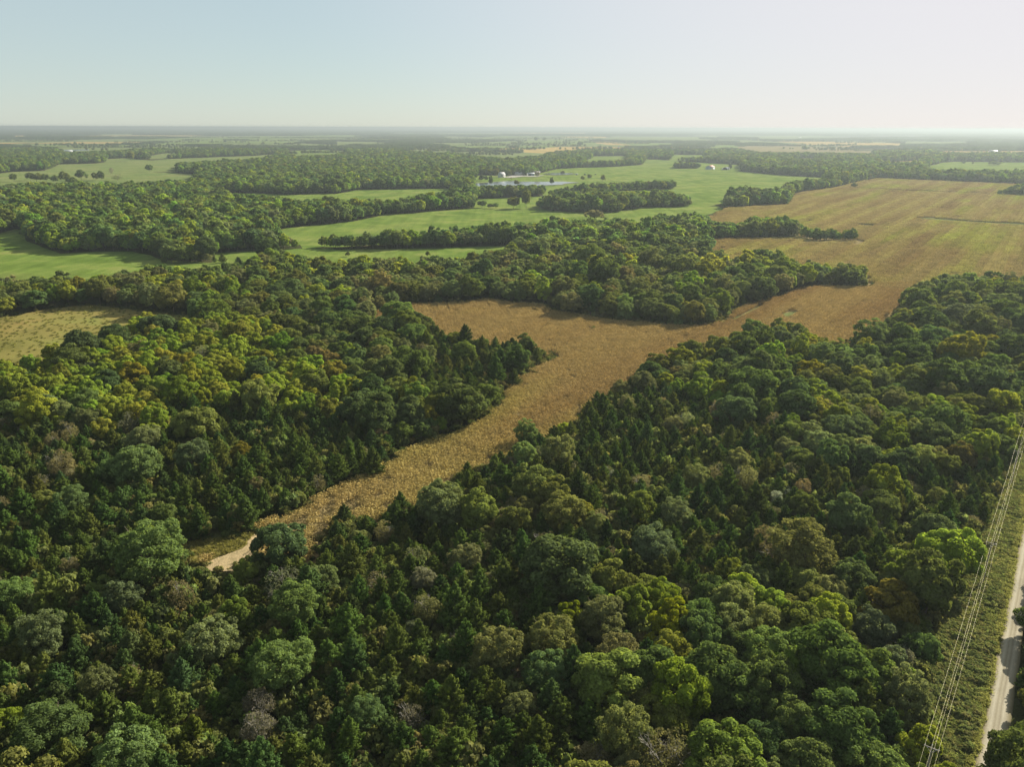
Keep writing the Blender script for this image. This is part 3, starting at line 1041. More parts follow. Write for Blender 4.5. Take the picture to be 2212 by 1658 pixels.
# second pass: smaller trees close the remaining holes
for i in order:
    r = rr_[i] * .55
    if gone[i] or (y[i] > 360 and kd[i] > 0 and i % 5):
        continue
    if near_ok(x[i], y[i], r, .57 if y[i] < 300 else .66):
        k_ = 0 if thin[i] else (int(kd[i]) if kd[i] in (0, 4) or rg.random() < .7 else 0)
        add_tree(x[i], y[i], r, k_, pick_tint(k_, rg)[0], rg.uniform(.9, 1.2))
# trees beyond the road, whose shadows cross it
for _ in range(190):
    s, t = rg.uniform(-60, 62), ROAD_W + 3.2 + rg.uniform(0, 26)
    p = road_pt(s, t)
    k_ = int(rg.choice([1, 1, 2, 3, 0]))
    r = RAD[k_] * rg.uniform(.6, 1.0)
    if t - r * .8 < ROAD_W - .3:
        continue
    if near_ok(p[0], p[1], r, .6) and not hides_field(np.array([p[0]]), np.array([p[1]]), np.array([r]), np.array([k_]))[0]:
        add_tree(p[0], p[1], r, k_, pick_tint(k_, rg)[0], rg.uniform(.9, 1.1))

for s in np.arange(-40, 66, 3.1):
    k_ = int(rg.choice([0, 1, 2]))
    r = rg.uniform(1.9, 2.9)
    p = road_pt(s + rg.uniform(-1, 1), ROAD_W + r * .75 + rg.uniform(.8, 2.6))
    if near_ok(p[0], p[1], r, .5):
        add_tree(p[0], p[1], r, k_, pick_tint(k_, rg)[0], rg.uniform(1.25, 1.6))

# farther woods
fx, fy, fk, fr_, ft = [], [], [], [], []
for (y0, y1, st) in ((640, 1300, 6.4), (1300, 2200, 7.6), (2200, 3300, 9.4)):
    rg = np.random.default_rng(int(y0))
    gx, gy = np.meshgrid(np.arange(-y1 * TAN - 60, y1 * TAN + 60, st), np.arange(y0, y1, st))
    x = (gx + rg.uniform(-.5, .5, gx.shape) * st).ravel()
    y = (gy + rg.uniform(-.5, .5, gy.shape) * st).ravel()
    m_ = in_wedge(x, y, 60)
    x, y = x[m_], y[m_]
    m_ = ~blocked(x, y, 1.0 if y0 < 1000 else 0)
    x, y = x[m_], y[m_]
    u, v, dep = proj(np.column_stack([x, y, np.full(len(x), 6.0)]))
    kk = kinds_at(u, v, rg)
    q = np.array(RAD)[kk] * rg.lognormal(.26 + (st - 6.4) * .04, .22, len(x)).clip(.7, 2.0)
    for f in (.82, .8, .75):
        hb = hides_field(x, y, q, kk)
        q[hb] *= f
    hb = hides_field(x, y, q, kk)
    x, y, kk, q = x[~hb], y[~hb], kk[~hb], q[~hb]
    fr_.append(q)
    tt = np.zeros((len(x), 3))
    for q in range(5):
        s_ = kk == q
        if s_.any():
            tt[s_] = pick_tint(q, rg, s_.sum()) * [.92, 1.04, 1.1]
    ft.append(tt)
    fx.append(x), fy.append(y), fk.append(kk)
# hedgerows and tree lines across the farther fields
rg = np.random.default_rng(64)
for _ in range(85):
    D = 3000 * (8200 / 3000) ** rg.random()
    cx = rg.uniform(-.68, .68) * D
    L = rg.uniform(.04, .16) * D
    a = rg.uniform(-.16, .16) if rg.random() < .75 else rg.uniform(.6, 1.4)
    n = int(L / (8 + D / 900))
    t = np.linspace(-.5, .5, n) * L
    keep = rg.random(n) < np.where(vnoise(t, t * 0, 70, int(D)) > .3, .95, .25)
    x = (cx + t * math.cos(a) + rg.normal(size=n) * 2)[keep]
    y = (D + t * math.sin(a) + rg.normal(size=n) * 5)[keep]
    w = np.zeros(len(x), bool)
    for pl in PONDS:
        w |= inside(x, y, pl)
    x, y = x[~w], y[~w]
    if not len(x):
        continue
    fx.append(x), fy.append(y), fk.append(np.ones(len(x), int))
    fr_.append(rg.uniform(4, 7, len(x)))
    ft.append(pick_tint(1, rg, len(x)))
fx, fy, fk, fr_, ft = map(np.concatenate, (fx, fy, fk, fr_, ft))

# ---------------------------------------------------------------- individual trees
T = np.array([(t[0], t[1], t[2], t[3]) for t in trees])
TT = np.array([t[4] for t in trees])
SQ = np.array([t[5] for t in trees])
u, v, dep = proj(np.column_stack([T[:, 0], T[:, 1], T[:, 2] * 1.3]))
ONES = "zero one two three four five six seven eight nine ten eleven twelve thirteen fourteen fifteen sixteen seventeen eighteen nineteen".split()
TENS = "x x twenty thirty forty fifty sixty seventy eighty ninety".split()


def in_words(n):
    n = max(0, min(99, int(n)))
    if n < 20:
        return ONES[n]
    return TENS[n // 10] + ("" if n % 10 == 0 else "-" + ONES[n % 10])


def tone(kind, c):
    b_, yel, blue = sum(c), c[0] / c[1], c[2] / c[1]
    if kind == 0:
        return "dark green" if b_ < .105 else ("olive" if yel > .85 else "bluish green")
    if kind == 1:
        return "deep green" if b_ < .165 else ("grey-green" if blue > .48 else "mid-green")
    if kind == 2:
        return "olive-grey" if yel > .9 else ("grey-green" if blue > .5 else "pale green")
    if kind == 3:
        return "golden" if yel > 1.08 else ("bright yellow" if b_ > .33 else ("yellow-green" if yel > .85 else "lime green"))
    return "brownish" if c[0] > c[1] * 1.08 else "greyish"


STRIP = POLY['corn_strip']
d_strip = edge_dist(T[:, 0], T[:, 1], STRIP)
d_verge = edge_dist(T[:, 0], T[:, 1], VERGE)
d_mead = edge_dist(T[:, 0], T[:, 1], POLY['near_meadow'])
d_field = edge_dist(T[:, 0], T[:, 1], POLY['corn_field'])
side = (T[:, 0] - ra[0]) * rside[0] + (T[:, 1] - ra[1]) * rside[1]


def where(i):
    if side[i] > ROAD_W:
        return "across the gravel road"
    if d_strip[i] < 7:
        return "edging the corn strip"
    if d_verge[i] < 6:
        return "edging the road verge"
    if d_mead[i] < 8:
        return "edging the tan meadow"
    if d_field[i] < 8:
        return "edging the big cornfield"
    return "deep in the woods"


CAT = ["cedar", "oak tree", "elm tree", "hickory tree", "bare tree"]
NOUN = ["cedar", "round oak", "feathery elm", "hickory", "thin twiggy tree"]
GROUPS = ["dark cedars in the woods", "round green oaks in the woods", "pale feathery elms in the woods", "yellowing hickories in the woods", "half bare trees in the woods"]
LIMIT = [290, 290, 290, 290, 200]
score = T[:, 2] / np.maximum(dep, 1)
vis = (u > 2) & (u < 2210) & (v > 2) & (v < 1655)
used = np.zeros(len(T), bool)
seen_labels = set()
rg = np.random.default_rng(77)
for kind in range(5):
    name = KINDS[kind]
    ids = np.where((T[:, 3] == kind) & vis)[0]
    ids = ids[np.argsort(-score[ids])]
    cnt = 0
    source = {}
    for i in ids:
        if cnt >= LIMIT[kind]:
            break
        r = T[i, 2]
        size = "tall" if SQ[i] > 1.08 else ("broad" if r > RAD[kind] * 1.25 else ("small" if r < RAD[kind] * .7 else "full"))
        lab = f"{size} {tone(kind, TT[i])} {NOUN[kind]} {where(i)}, {in_words(round(u[i] / 22.12))} percent across, {in_words(round(v[i] / 16.58))} percent down"
        if lab in seen_labels:
            continue
        seen_labels.add(lab)
        cnt += 1
        used[i] = True
        vi = int(rg.integers(0, NV))
        cm, tm, R0, H0, _, _ = PROTO[name][vi]
        s = r / R0
        sz = s * SQ[i] * (1.0 if s < 1.25 else .92)
        if vi not in source:
            e = bpy.data.objects.new(name, None)
            e.empty_display_size = .5
            root_col.objects.link(e)
            tr_o = bpy.data.objects.new("trunk", tm)
            cr_o = bpy.data.objects.new("crown", cm)
            for q in (tr_o, cr_o):
                root_col.objects.link(q)
                q.parent = e
            source[vi] = (e, tr_o, cr_o)
        else:
            e0, t0, c0 = source[vi]
            e, tr_o, cr_o = e0.copy(), t0.copy(), c0.copy()
            for q in (e, tr_o, cr_o):
                root_col.objects.link(q)
            tr_o.parent = e
            cr_o.parent = e
        e.location = (T[i, 0], T[i, 1], 0)
        e.rotation_euler = (0, 0, rg.uniform(0, 6.283))
        e.scale = (s, s, sz)
        cr_o["tint"] = [float(q) for q in TT[i]]
        e['label'] = lab
        e['category'] = CAT[kind]
        e['group'] = GROUPS[kind]

# ---------------------------------------------------------------- the rest of the woods, one mass per kind
LOD = {}
for kind, name in enumerate(KINDS):
    L = []
    for i in range(5):
        rg = np.random.default_rng(900 + kind * 10 + i)
        cm, tm, R0, H0, _, wood = PROTO[name][i]
        if kind == 0:
            c = crown_cedar(rg, R0, H0, 40, 900, .5)
        elif kind == 2:
            c = crown_broadleaf(rg, R0, H0, 40, 1500, .55, rc=(.16, .3), jit=.8)
        elif kind == 4:
            c = crown_broadleaf(rg, R0, H0, 30, 700, .45, rc=(.2, .4), jit=1.0)
        else:
            c = crown_broadleaf(rg, R0, H0, 26, 1100, .7, rc=(.24, .4), lobes=4)
        L.append((c, wood, R0, H0))
    LOD[kind] = L
MASS = ["cedar_woodland", "oak_woodland", "elm_woodland", "hickory_woodland", "thin_woodland"]
MLAB = ["mass of dark cedars filling the woods between the taller trees", "mass of round green oaks in the nearer and farther woods",
        "mass of pale feathery elms through the woods", "mass of yellowing hickories scattered through the woods", "mass of thin half bare trees among the cedars"]
for kind in range(5):
    name = KINDS[kind]
    rg = np.random.default_rng(600 + kind)
    items, Rs = [], []
    cmat = NEEDLE if kind == 0 else LEAF
    wmat = PALE_BARK if kind == 4 else BARK
    for vi in range(NV):
        cm, tm, R0, H0, crown, wood = PROTO[name][vi]
        items.append(joined(f"{name}_full_{vi}", crown, wood, cmat, wmat))
        Rs.append(R0)
    for (c, wood, R0, H0) in LOD[kind]:
        items.append(joined(f"{name}_far_{len(items)}", c, wood, cmat, wmat))
        Rs.append(R0)
    Rs = np.array(Rs)
    coll = stash(MASS[kind] + "_source", items)
    a = np.where((T[:, 3] == kind) & ~used)[0]
    near = dep[a] < 480
    idx_a = np.where(near, rg.integers(0, NV, len(a)), NV + rg.integers(0, 5, len(a)))
    b_ = np.where(fk == kind)[0]
    idx_b = NV + rg.integers(0, 5, len(b_))
    X = np.concatenate([T[a, 0], fx[b_]])
    Y = np.concatenate([T[a, 1], fy[b_]])
    RR = np.concatenate([T[a, 2], fr_[b_]])
    idx = np.concatenate([idx_a, idx_b])
    s = RR / Rs[idx]
    sz = s * rg.uniform(.85, 1.15, len(s))
    if len(X):
        scatter(MASS[kind], coll, np.column_stack([X, Y, np.zeros(len(X))]), rg.uniform(0, 6.28, len(X)), np.column_stack([s, s, sz]), idx,
                np.vstack([TT[a], ft[b_]]), kind="stuff", label=MLAB[kind])


# far forest: patches of canopy
def canopy_patch(rg, size, n, rad, ht, per, ls):
    P, N, S, LV = [], [], [], []
    for _ in range(n):
        c = rg.uniform(-.5, .5, 2) * size
        r = rad * rg.uniform(.7, 1.3)
        h = ht * rg.uniform(.75, 1.25)
        d = unit(rg.normal(size=(per, 3)) + [0, 0, .5])
        P.append(np.column_stack([c[0] + d[:, 0] * r, c[1] + d[:, 1] * r, h * .55 + d[:, 2] * h * .45]))
        N.append(unit(d + .5 * rg.normal(size=(per, 3))))
        S.append(ls * rg.uniform(.6, 1.3, per))
        LV.append(.5 * rg.random() + .5 * rg.random(per))
    V, F = leaf_quads(np.vstack(P), np.vstack(N), np.concatenate(S), .8, rg)
    return V, F, np.concatenate(LV)


items = []
rg = np.random.default_rng(1234)
for i in range(4):
    c = canopy_patch(rg, 56, 48, 5, 11, 60, 1.4)
    items.append(mesh_from(f"canopy_a{i}", c[0], [c[1]], [LEAF], lv=c[2]))
for i in range(4):
    c = canopy_patch(rg, 135, 200, 6.5, 12, 22, 2.8)
    items.append(mesh_from(f"canopy_b{i}", c[0], [c[1]], [LEAF], lv=c[2]))
for i in range(4):
    c = canopy_patch(rg, 430, 420, 14, 13, 12, 6.5)
    items.append(mesh_from(f"canopy_c{i}", c[0], [c[1]], [LEAF], lv=c[2]))
coll = stash("far_forest_source", items)
PX, PY, PI_, PT = [], [], [], []
for lev, (y0, y1, st) in enumerate(((3300, 6500, 50), (6500, 14000, 120), (14000, 33000, 380))):
    gx, gy = np.meshgrid(np.arange(-y1 * TAN - st, y1 * TAN + st, st), np.arange(y0, y1, st))
    x = (gx + rg.uniform(-.3, .3, gx.shape) * st).ravel()
    y = (gy + rg.uniform(-.3, .3, gy.shape) * st).ravel()
    m_ = in_wedge(x, y, st)
    x, y = x[m_], y[m_]
    m_ = ~blocked(x, y, 0)
    x, y = x[m_], y[m_]
    kq = np.ones(len(x), int)
    m_ = ~hides_field(x, y, np.full(len(x), 4.0), kq)
    x, y = x[m_], y[m_]
    cover = fbm(x * .55, y, 900 if lev == 0 else 2200, 40)
    m_ = cover > (.30 if lev == 0 else .34)
    x, y = x[m_], y[m_]
    PX.append(x), PY.append(y)
    PI_.append(lev * 4 + rg.integers(0, 4, len(x)))
    tn = np.array([.058, .088, .030]) * rg.uniform(.75, 1.3, (len(x), 1)) * (1 + rg.normal(size=(len(x), 3)) * .06)
    PT.append(tn)
PX, PY, PI_, PT = map(np.concatenate, (PX, PY, PI_, PT))
n = len(PX)
scatter("far_forest", coll, np.column_stack([PX, PY, np.zeros(n)]), rg.uniform(0, 6.28, n), np.column_stack([np.ones(n), np.ones(n), rg.uniform(.8, 1.2, n)]), PI_, PT,
        kind="stuff", label="hazy far forest reaching to the horizon between pale fields")


# ---------------------------------------------------------------- corn
def corn_patch(rg, w, rows, per, ht, quads, ls):
    P, N, S, LV = [], [], [], []
    for i in range(rows):
        yy = (i + .5) / rows * w - w / 2
        for j in range(per):
            xx = (j + rg.random()) / per * w - w / 2
            h = ht * rg.uniform(.8, 1.15)
            a = rg.uniform(0, 6.28, quads)
            z = rg.uniform(.35, 1.0, quads) * h
            out = rg.uniform(.05, .32, quads)
            P.append(np.column_stack([xx + np.cos(a) * out, yy + rg.normal() * .05 + np.sin(a) * out * .8, z]))
            N.append(unit(np.column_stack([np.cos(a) * .6, np.sin(a) * .6, rg.uniform(.2, 1.0, quads)]) + rg.normal(size=(quads, 3)) * .4))
            S.append(ls * rg.uniform(.6, 1.3, quads))
            LV.append(.5 * rg.random() + .5 * rg.random(quads))
    V, F = leaf_quads(np.vstack(P), np.vstack(N), np.concatenate(S), .35, rg)
    return V, F, np.concatenate(LV)


items = []
rg = np.random.default_rng(55)
for i in range(4):
    c = corn_patch(rg, 3.04, 4, 9, 2.1, 7, .30)
    items.append(mesh_from(f"corn_a{i}", c[0], [c[1]], [STRAW], lv=c[2]))
for i in range(4):
    c = corn_patch(rg, 6.08, 8, 13, 2.0, 4, .5)
    items.append(mesh_from(f"corn_b{i}", c[0], [c[1]], [STRAW], lv=c[2]))
coll = stash("corn_source", items)


def corn(name, pl, rot, step, base_idx, sub=None, label=""):
    rg = np.random.default_rng(len(pl))
    lo, hi = pl.min(0), pl.max(0)
    c = (lo + hi) / 2
    L = np.hypot(*(hi - lo)) / 2
    gx, gy = np.meshgrid(np.arange(-L, L, step), np.arange(-L, L, step))
    gx = gx + rg.uniform(-.1, .1, gx.shape) * step
    X = (c[0] + gx * math.cos(rot) - gy * math.sin(rot)).ravel()
    Y = (c[1] + gx * math.sin(rot) + gy * math.cos(rot)).ravel()
    m_ = inside(X, Y, pl)
    X, Y = X[m_], Y[m_]
    m_ = (edge_dist(X, Y, pl) > step * .45) & (np.abs(X) < Y * .70 + 25)
    m_ &= ~inside(X, Y, VERGE_L) & ~inside(X, Y, SOIL)
    for q in CLUMPS + DRAINS:
        m_ &= ~inside(X, Y, q)
    X, Y = X[m_], Y[m_]
    # gaps where water stood and the crop failed
    gap = fbm(X * 2.5, Y * .7, 60, 70)
    m_ = ((gap > .10) | (step < 4)) & (rg.random(len(X)) > .02)
    X, Y = X[m_], Y[m_]
    al = X * math.cos(rot) + Y * math.sin(rot)
    ac = -X * math.sin(rot) + Y * math.cos(rot)
    g1 = fbm(al * .12, ac, 26, 80) if step > 4 else fbm(al * .25, ac, 45, 80)
    g2 = fbm(X, Y, 110, 90)
    gr = np.clip((g1 * .8 + g2 * .5 - (.62 if step > 4 else .77)) * (4.6 if step > 4 else 2.4), 0, 1)[:, None]
    base = np.array([.355, .292, .112])
    green = np.array([.33, .34, .07])
    dark = np.array([.285, .212, .082])
    tint = base * (1 - gr) + green * gr
    dk = np.clip((fbm(al * .12, ac, 30, 99) - .45) * 3.5, 0, 1)[:, None]
    tint = tint * (1 - dk) + dark * dk
    tint *= rg.uniform(.85, 1.15, (len(X), 1))
    if step < 4:
        tint = tint * np.array([1.03, .95, .97])
    if step > 4:
        # passes of the drill: bands a little thinner or greener than their neighbours
        band = np.sin(ac * 2 * math.pi / 27 + 2.5 * fbm(X, Y, 160, 31)) * fbm(al * .3, ac, 50, 37)
        tint = tint * (1 + .17 * band[:, None]) + np.clip(band, 0, 1)[:, None] * np.array([-.01, .03, -.012])
    hgt = .85 + .3 * fbm(X, Y, 25, 14)
    if sub is not None:
        stub = inside(X, Y, sub) & (edge_dist(X, Y, sub) > 26 * rg.random(len(X)))
        hgt = np.where(stub, .38, hgt)
        tint[stub] = np.array([.315, .248, .112]) * rg.uniform(.9, 1.1, (stub.sum(), 1))
    sc = np.column_stack([np.ones(len(X)), np.ones(len(X)), hgt])
    rotv = np.full(len(X), rot) + math.pi * rg.integers(0, 2, len(X))
    scatter(name, coll, np.column_stack([X, Y, np.full(len(X), .1)]), rotv, sc, base_idx + rg.integers(0, 4, len(X)), tint, kind="stuff", label=label)


a_, b_ = unproj(*[CROPS['T'][0] + 1500 * .2005, CROPS['T'][1] + 600 * .2005]), unproj(CROPS['E'][0] + 1100 * .3342, CROPS['E'][1] + 800 * .3342)
row_rot = math.atan2(b_[1] - a_[1], b_[0] - a_[0])
STUB = poly("T 800,900 1250,640 1660,470 2100,200 2400,60 2700,600 1900,900 1300,1200 900,1200")
corn("dry_corn", POLY['corn_strip'], row_rot, 3.04, 0, STUB, "dry tan standing corn filling the winding strip between the woods")
a_, b_ = unproj(CROPS['C'][0] + 1560 * .32565, CROPS['C'][1] + 1050 * .32565), unproj(CROPS['C'][0] + 2000 * .32565, CROPS['C'][1] + 620 * .32565)
corn("ripening_corn", POLY['corn_field'], math.atan2(b_[1] - a_[1], b_[0] - a_[0]), 6.08, 4, None, "broad golden brown cornfield with yellow-green streaks beyond the woods")


# ---------------------------------------------------------------- undergrowth on the road verge and grass
def bush(rg, R, H, n, ls):
    c = crown_broadleaf(rg, R, H, 14, n, ls, rc=(.25, .45), lobes=3)
    return c


items = []
for i in range(5):
    rg = np.random.default_rng(700 + i)
    c = bush(rg, 1.1, 1.3, 420, .17)
    items.append(mesh_from(f"bush_{i}", c[0], [c[1]], [LEAF], lv=c[2]))
for i in range(3):
    rg = np.random.default_rng(720 + i)
    n = 90
    P = np.column_stack([rg.normal(size=n) * .35, rg.normal(size=n) * .35, rg.uniform(.05, .6, n)])
    V, F = leaf_quads(P, unit(rg.normal(size=(n, 3)) * [1, 1, .3]), .3 * rg.uniform(.5, 1.2, n), .22, rg)
    items.append(mesh_from(f"tuft_{i}", V, [F], [LEAF], lv=rg.random(n)))
coll_b = stash("undergrowth_source", items)
rg = np.random.default_rng(88)
lo, hi = VERGE.min(0), VERGE.max(0)
n = 900000
x, y = rg.uniform(lo[0], hi[0], n), rg.uniform(lo[1], hi[1], n)
m_ = inside(x, y, VERGE) & in_wedge(x, y, 20)
x, y = x[m_], y[m_]
s_road = (x - ra[0]) * rside[0] + (y - ra[1]) * rside[1]
keep = s_road < -.1
x, y, s_road = x[keep], y[keep], s_road[keep]
keep = rg.random(len(x)) < np.where(fbm(x, y, 7, 3) > .40, .62, .28)
x, y, s_road = x[keep], y[keep], s_road[keep]
n = len(x)
grassy = s_road > -.5 - .9 * fbm(x, y, 6, 12)
idx = np.where(grassy | (rg.random(n) < .25), 5 + rg.integers(0, 3, n), rg.integers(0, 5, n))
sc = rg.uniform(.25, .55, n) * np.where(fbm(x, y, 9, 8) > .58, 1.5, .85)
sc = np.where(idx >= 5, rg.uniform(.6, 1.2, n), sc)
gcol = np.array([(.155, .182, .070), (.178, .190, .075), (.142, .172, .064), (.188, .184, .080)])[rg.integers(0, 4, n)] * rg.uniform(.8, 1.2, (n, 1))
gcol[grassy] = np.array([.215, .22, .085]) * rg.uniform(.8, 1.15, (grassy.sum(), 1))
print("bushes", n)
scatter("verge_undergrowth", coll_b, np.column_stack([x, y, np.zeros(n)]), rg.uniform(0, 6.28, n), np.column_stack([sc, sc, sc * rg.uniform(.7, 1.1, n)]), idx, gcol,
        kind="stuff", label="low green brambles and grass covering the verge beside the gravel road")

# saplings and brush under the nearer trees
rg = np.random.default_rng(19)
st = 3.2
gx, gy = np.meshgrid(np.arange(-330, 330, st), np.arange(70, 430, st))
x = (gx + rg.uniform(-.5, .5, gx.shape) * st).ravel()
y = (gy + rg.uniform(-.5, .5, gy.shape) * st).ravel()
m_ = in_wedge(x, y, 20)
x, y = x[m_], y[m_]
m_ = ~blocked(x, y, .8)
x, y = x[m_], y[m_]
q = rg.uniform(1.0, 2.4, len(x))
m_ = ~hides_field(x, y, q * .7, np.ones(len(x), int))
x, y, q = x[m_], y[m_], q[m_]
n = len(x)
tq = pick_tint(2, rg, n) * [.8, .78, .7]
scatter("understory", coll_b, np.column_stack([x, y, np.zeros(n)]), rg.uniform(0, 6.28, n), np.column_stack([q, q, q * rg.uniform(.9, 1.7, n)]), rg.integers(0, 5, n), tq,
        kind="stuff", label="low saplings and brush filling the gaps under the nearer trees")

# rough grass and brush along the field edges
ex, ey, ecol, eidx, esc = [], [], [], [], []
for nm, dens, w, cols in (('corn_strip', .9, 3.0, ((.09, .115, .035), (.16, .155, .055))), ('near_meadow', .5, 3.0, ((.10, .12, .04), (.16, .15, .05)))):
    pl = POLY[nm]
    for i in range(len(pl)):
        a, b2 = pl[i], pl[(i + 1) % len(pl)]
        L = np.hypot(*(b2 - a))
        for q in range(int(L * dens)):
            p = a + (b2 - a) * rg.random() + rg.normal(size=2) * w * .4
            ex.append(p[0]), ey.append(p[1])
            ecol.append(np.array(cols[int(rg.random() < .45)]) * rg.uniform(.8, 1.2))
            eidx.append(int(rg.integers(0, 8)))
            esc.append(rg.uniform(.5, 1.3))
# tall rough grass over the tan meadow and the dry verge
for pl, dens, col in ((POLY['near_meadow'], .07, (.19, .18, .058)), (VERGE_L, 1.2, (.19, .165, .055)), (poly("E 750,620 780,585 900,590 960,605 1060,625 960,650"), 1.0, (.24, .15, .06))):
    lo, hi = pl.min(0), pl.max(0)
    n = int((hi[0] - lo[0]) * (hi[1] - lo[1]) * dens)
    x, y = rg.uniform(lo[0], hi[0], n), rg.uniform(lo[1], hi[1], n)
    m_ = inside(x, y, pl)
    for a, b2 in zip(x[m_], y[m_]):
        ex.append(a), ey.append(b2)
        gn = float(fbm(a, b2, 14, 60))
        ecol.append((np.array(col) * (1 - gn * .5) + np.array([.19, .21, .06]) * gn * .5) * rg.uniform(.8, 1.2))
        eidx.append(int(rg.integers(5, 8)))
        esc.append(rg.uniform(.6, 1.2))
n = len(ex)
esc = np.array(esc)
scatter("rough_grass", coll_b, np.column_stack([ex, ey, np.zeros(n)]), rg.uniform(0, 6.28, n), np.column_stack([esc, esc, esc]), eidx, np.array(ecol),
        kind="stuff", label="rough grass and brambles fringing the corn strip and the tan meadow")

# ---------------------------------------------------------------- single trees standing in the pastures
PAST = [  # crop, x, y of the base, crown width, height factor, kind, what it looks like and where it stands
    ('A', 95, 442, 36, 1.2, 1, "upright dark tree alone at the far end of the pasture tree row"),
    ('A', 205, 434, 42, 1.0, 1, "broad tree beginning the loose row across the pale pasture"),
    ('A', 245, 446, 60, .8, 1, "low spreading dark tree inside the loose pasture row"),
    ('A', 305, 444, 44, 1.0, 1, "round olive tree inside the loose pasture row"),
    ('A', 372, 450, 42, 1.0, 1, "small dark tree beside the gap in the pasture row"),
    ('A', 436, 452, 52, 1.2, 1, "tall round tree near the middle of the pasture row"),
    ('A', 480, 462, 50, .8, 1, "low bushy tree below the tallest of the pasture row"),
    ('A', 540, 432, 58, .95, 1, "broad leaning tree near the end of the pasture row"),
    ('A', 638, 432, 36, 1.2, 1, "left one of two dark trees standing close together in pasture"),
    ('A', 678, 434, 34, 1.6, 1, "taller narrow one of two dark trees close together in pasture"),
    ('A', 780, 442, 54, .75, 4, "sparse spreading thorn tree in the open pasture"),
    ('A', 742, 402, 24, 2.0, 4, "thin leafless tree standing above the sparse thorn tree"),
    ('A', 871, 305, 40, 1.3, 1, "dark columnar tree standing alone below the wood line"),
    ('A', 995, 378, 44, 1.0, 2, "rounded pale tree just outside the wooded point"),
    ('A', 718, 482, 34, 1.2, 2, "pale green tree at the foot of the pasture above the woods"),
    ('B', 1110, 577, 72, .9, 1, "low round dark tree of a pair beside the tall one"),
    ('B', 1187, 575, 54, 1.9, 1, "tall columnar tree of a pair in the middle pasture"),
    ('B', 915, 570, 50, .8, 1, "round bushy tree at the corner of the hedge gap"),
    ('B', 965, 575, 34, .8, 1, "small dark bush tree in the hedge gap"),
    ('B', 1000, 575, 38, .8, 1, "spreading dark bush tree nearest the tall pair"),
    ('B', 1608, 655, 104, .65, 2, "wide olive dome of a tree standing out in the green pasture"),
    ('B', 90, 872, 26, 1.1, 1, "tiny round tree in the narrow meadow below the hedgerow"),
    ('B', 580, 872, 28, 1.2, 1, "tiny ragged tree in the narrow meadow nearer the corn"),
    ('A', 1425, 975, 34, 1.1, 0, "small cedar at the hedge end in the meadow"),
    ('A', 1480, 980, 62, .95, 0, "broad dark cedar beside the hedge end in the meadow"),
    ('A', 1585, 990, 54, .9, 0, "lone squat cedar between hedge end and yellow-green tree"),
    ('P', 140, 318, 80, 1.0, 1, "round dark tree on the near bank of the pond"),
    ('P', 203, 320, 46, 1.4, 1, "narrow dark tree beside the round one on the pond bank"),
    ('P', 268, 395, 58, 2.3, 1, "tall poplar shaped tree rising beside the pond"),
    ('P', 640, 385, 80, .9, 2, "pale feathery tree on the shore of the pond"),
    ('P', 1148, 376, 66, 1.5, 1, "dark pointed tree standing alone on the near pond shore"),
    ('P', 1590, 315, 52, 1.2, 1, "small round tree nearest the pond in the open pasture"),
    ('P', 1686, 295, 58, 1.1, 1, "small round tree between two others in the open pasture"),
    ('P', 1877, 331, 68, 1.3, 1, "taller round tree farthest from the pond in the open pasture"),
    ('P', 937, 273, 82, 1.1, 4, "half bare tree in front of the grey farm sheds"),
    ('P', 545, 258, 66, 1.4, 2, "olive tree beside the white farmhouse"),
    ('P', 345, 262, 90, 1.3, 2, "large olive tree behind the white farmhouse"),
    ('P', 1305, 222, 56, .8, 1, "small tree on the rim of the upper pond"),
    ('P', 568, 306, 28, 1.5, 4, "thin bare tree on the lawn below the farmhouse"),
    ('Q', 338, 298, 20, 1.7, 1, "narrow tree beside the arched metal shed"),
    ('C', 1080, 482, 34, .8, 1, "small bush tree at the head of the cornfield drain"),
    ('E', 1512, 318, 26, 1.4, 2, "tiny leafy sapling standing alone in the corn"),
    ('E', 895, 600, 52, 1.2, 4, "whitish dead tree in the small brown clearing"),
    ('E', 980, 640, 44, 1.0, 4, "low grey dead tree beside the cedars at the clearing"),
    ('E', 385, 1030, 70, .9, 4, "grey leafless tree at the edge of the corn strip"),
    ('R', 713, 152, 18, 1.0, 1, "tiny tree alone on the far hill pasture"),
    ('R', 240, 152, 12, 1.2, 1, "speck of a tree above the far pond"),
    ('S', 942, 190, 32, .9, 1, "dark round tree below the far ripe field"),
    ('S', 1003, 198, 38, .6, 1, "low dark thicket tree below the far ripe field"),
    ('S', 832, 193, 46, .5, 1, "flat dark thicket at the start of the far fence row"),
    ('S', 1588, 150, 40, .7, 1, "dark tree group above the far ripe field"),
    ('S', 1382, 160, 20, 1.0, 1, "round tree on the edge of the far ripe field"),
    ('S', 1305, 118, 24, 1.1, 1, "tall dark tree on the far long pasture"),
    ('S', 1357, 116, 22, .9, 1, "smaller dark tree on the far long pasture"),
    ('Q', 1825, 262, 18, 1.0, 1, "round tree far out on the eastern pasture"),
    ('Q', 2020, 272, 60, .35, 1, "low thicket on the eastern pasture"),
    ('Q', 1884, 264, 12, 1.0, 1, "speck of a tree on the eastern pasture"),
    ('Q', 810, 178, 34, .8, 1, "dark tree standing in the brown scrub field"),
    ('Q', 988, 182, 16, 1.5, 1, "narrow dark tree in the brown scrub field"),
    ('Q', 1080, 180, 20, 1.1, 1, "round tree near the end of the brown scrub field"),
]
rg = np.random.default_rng(404)
lod_cache = {}
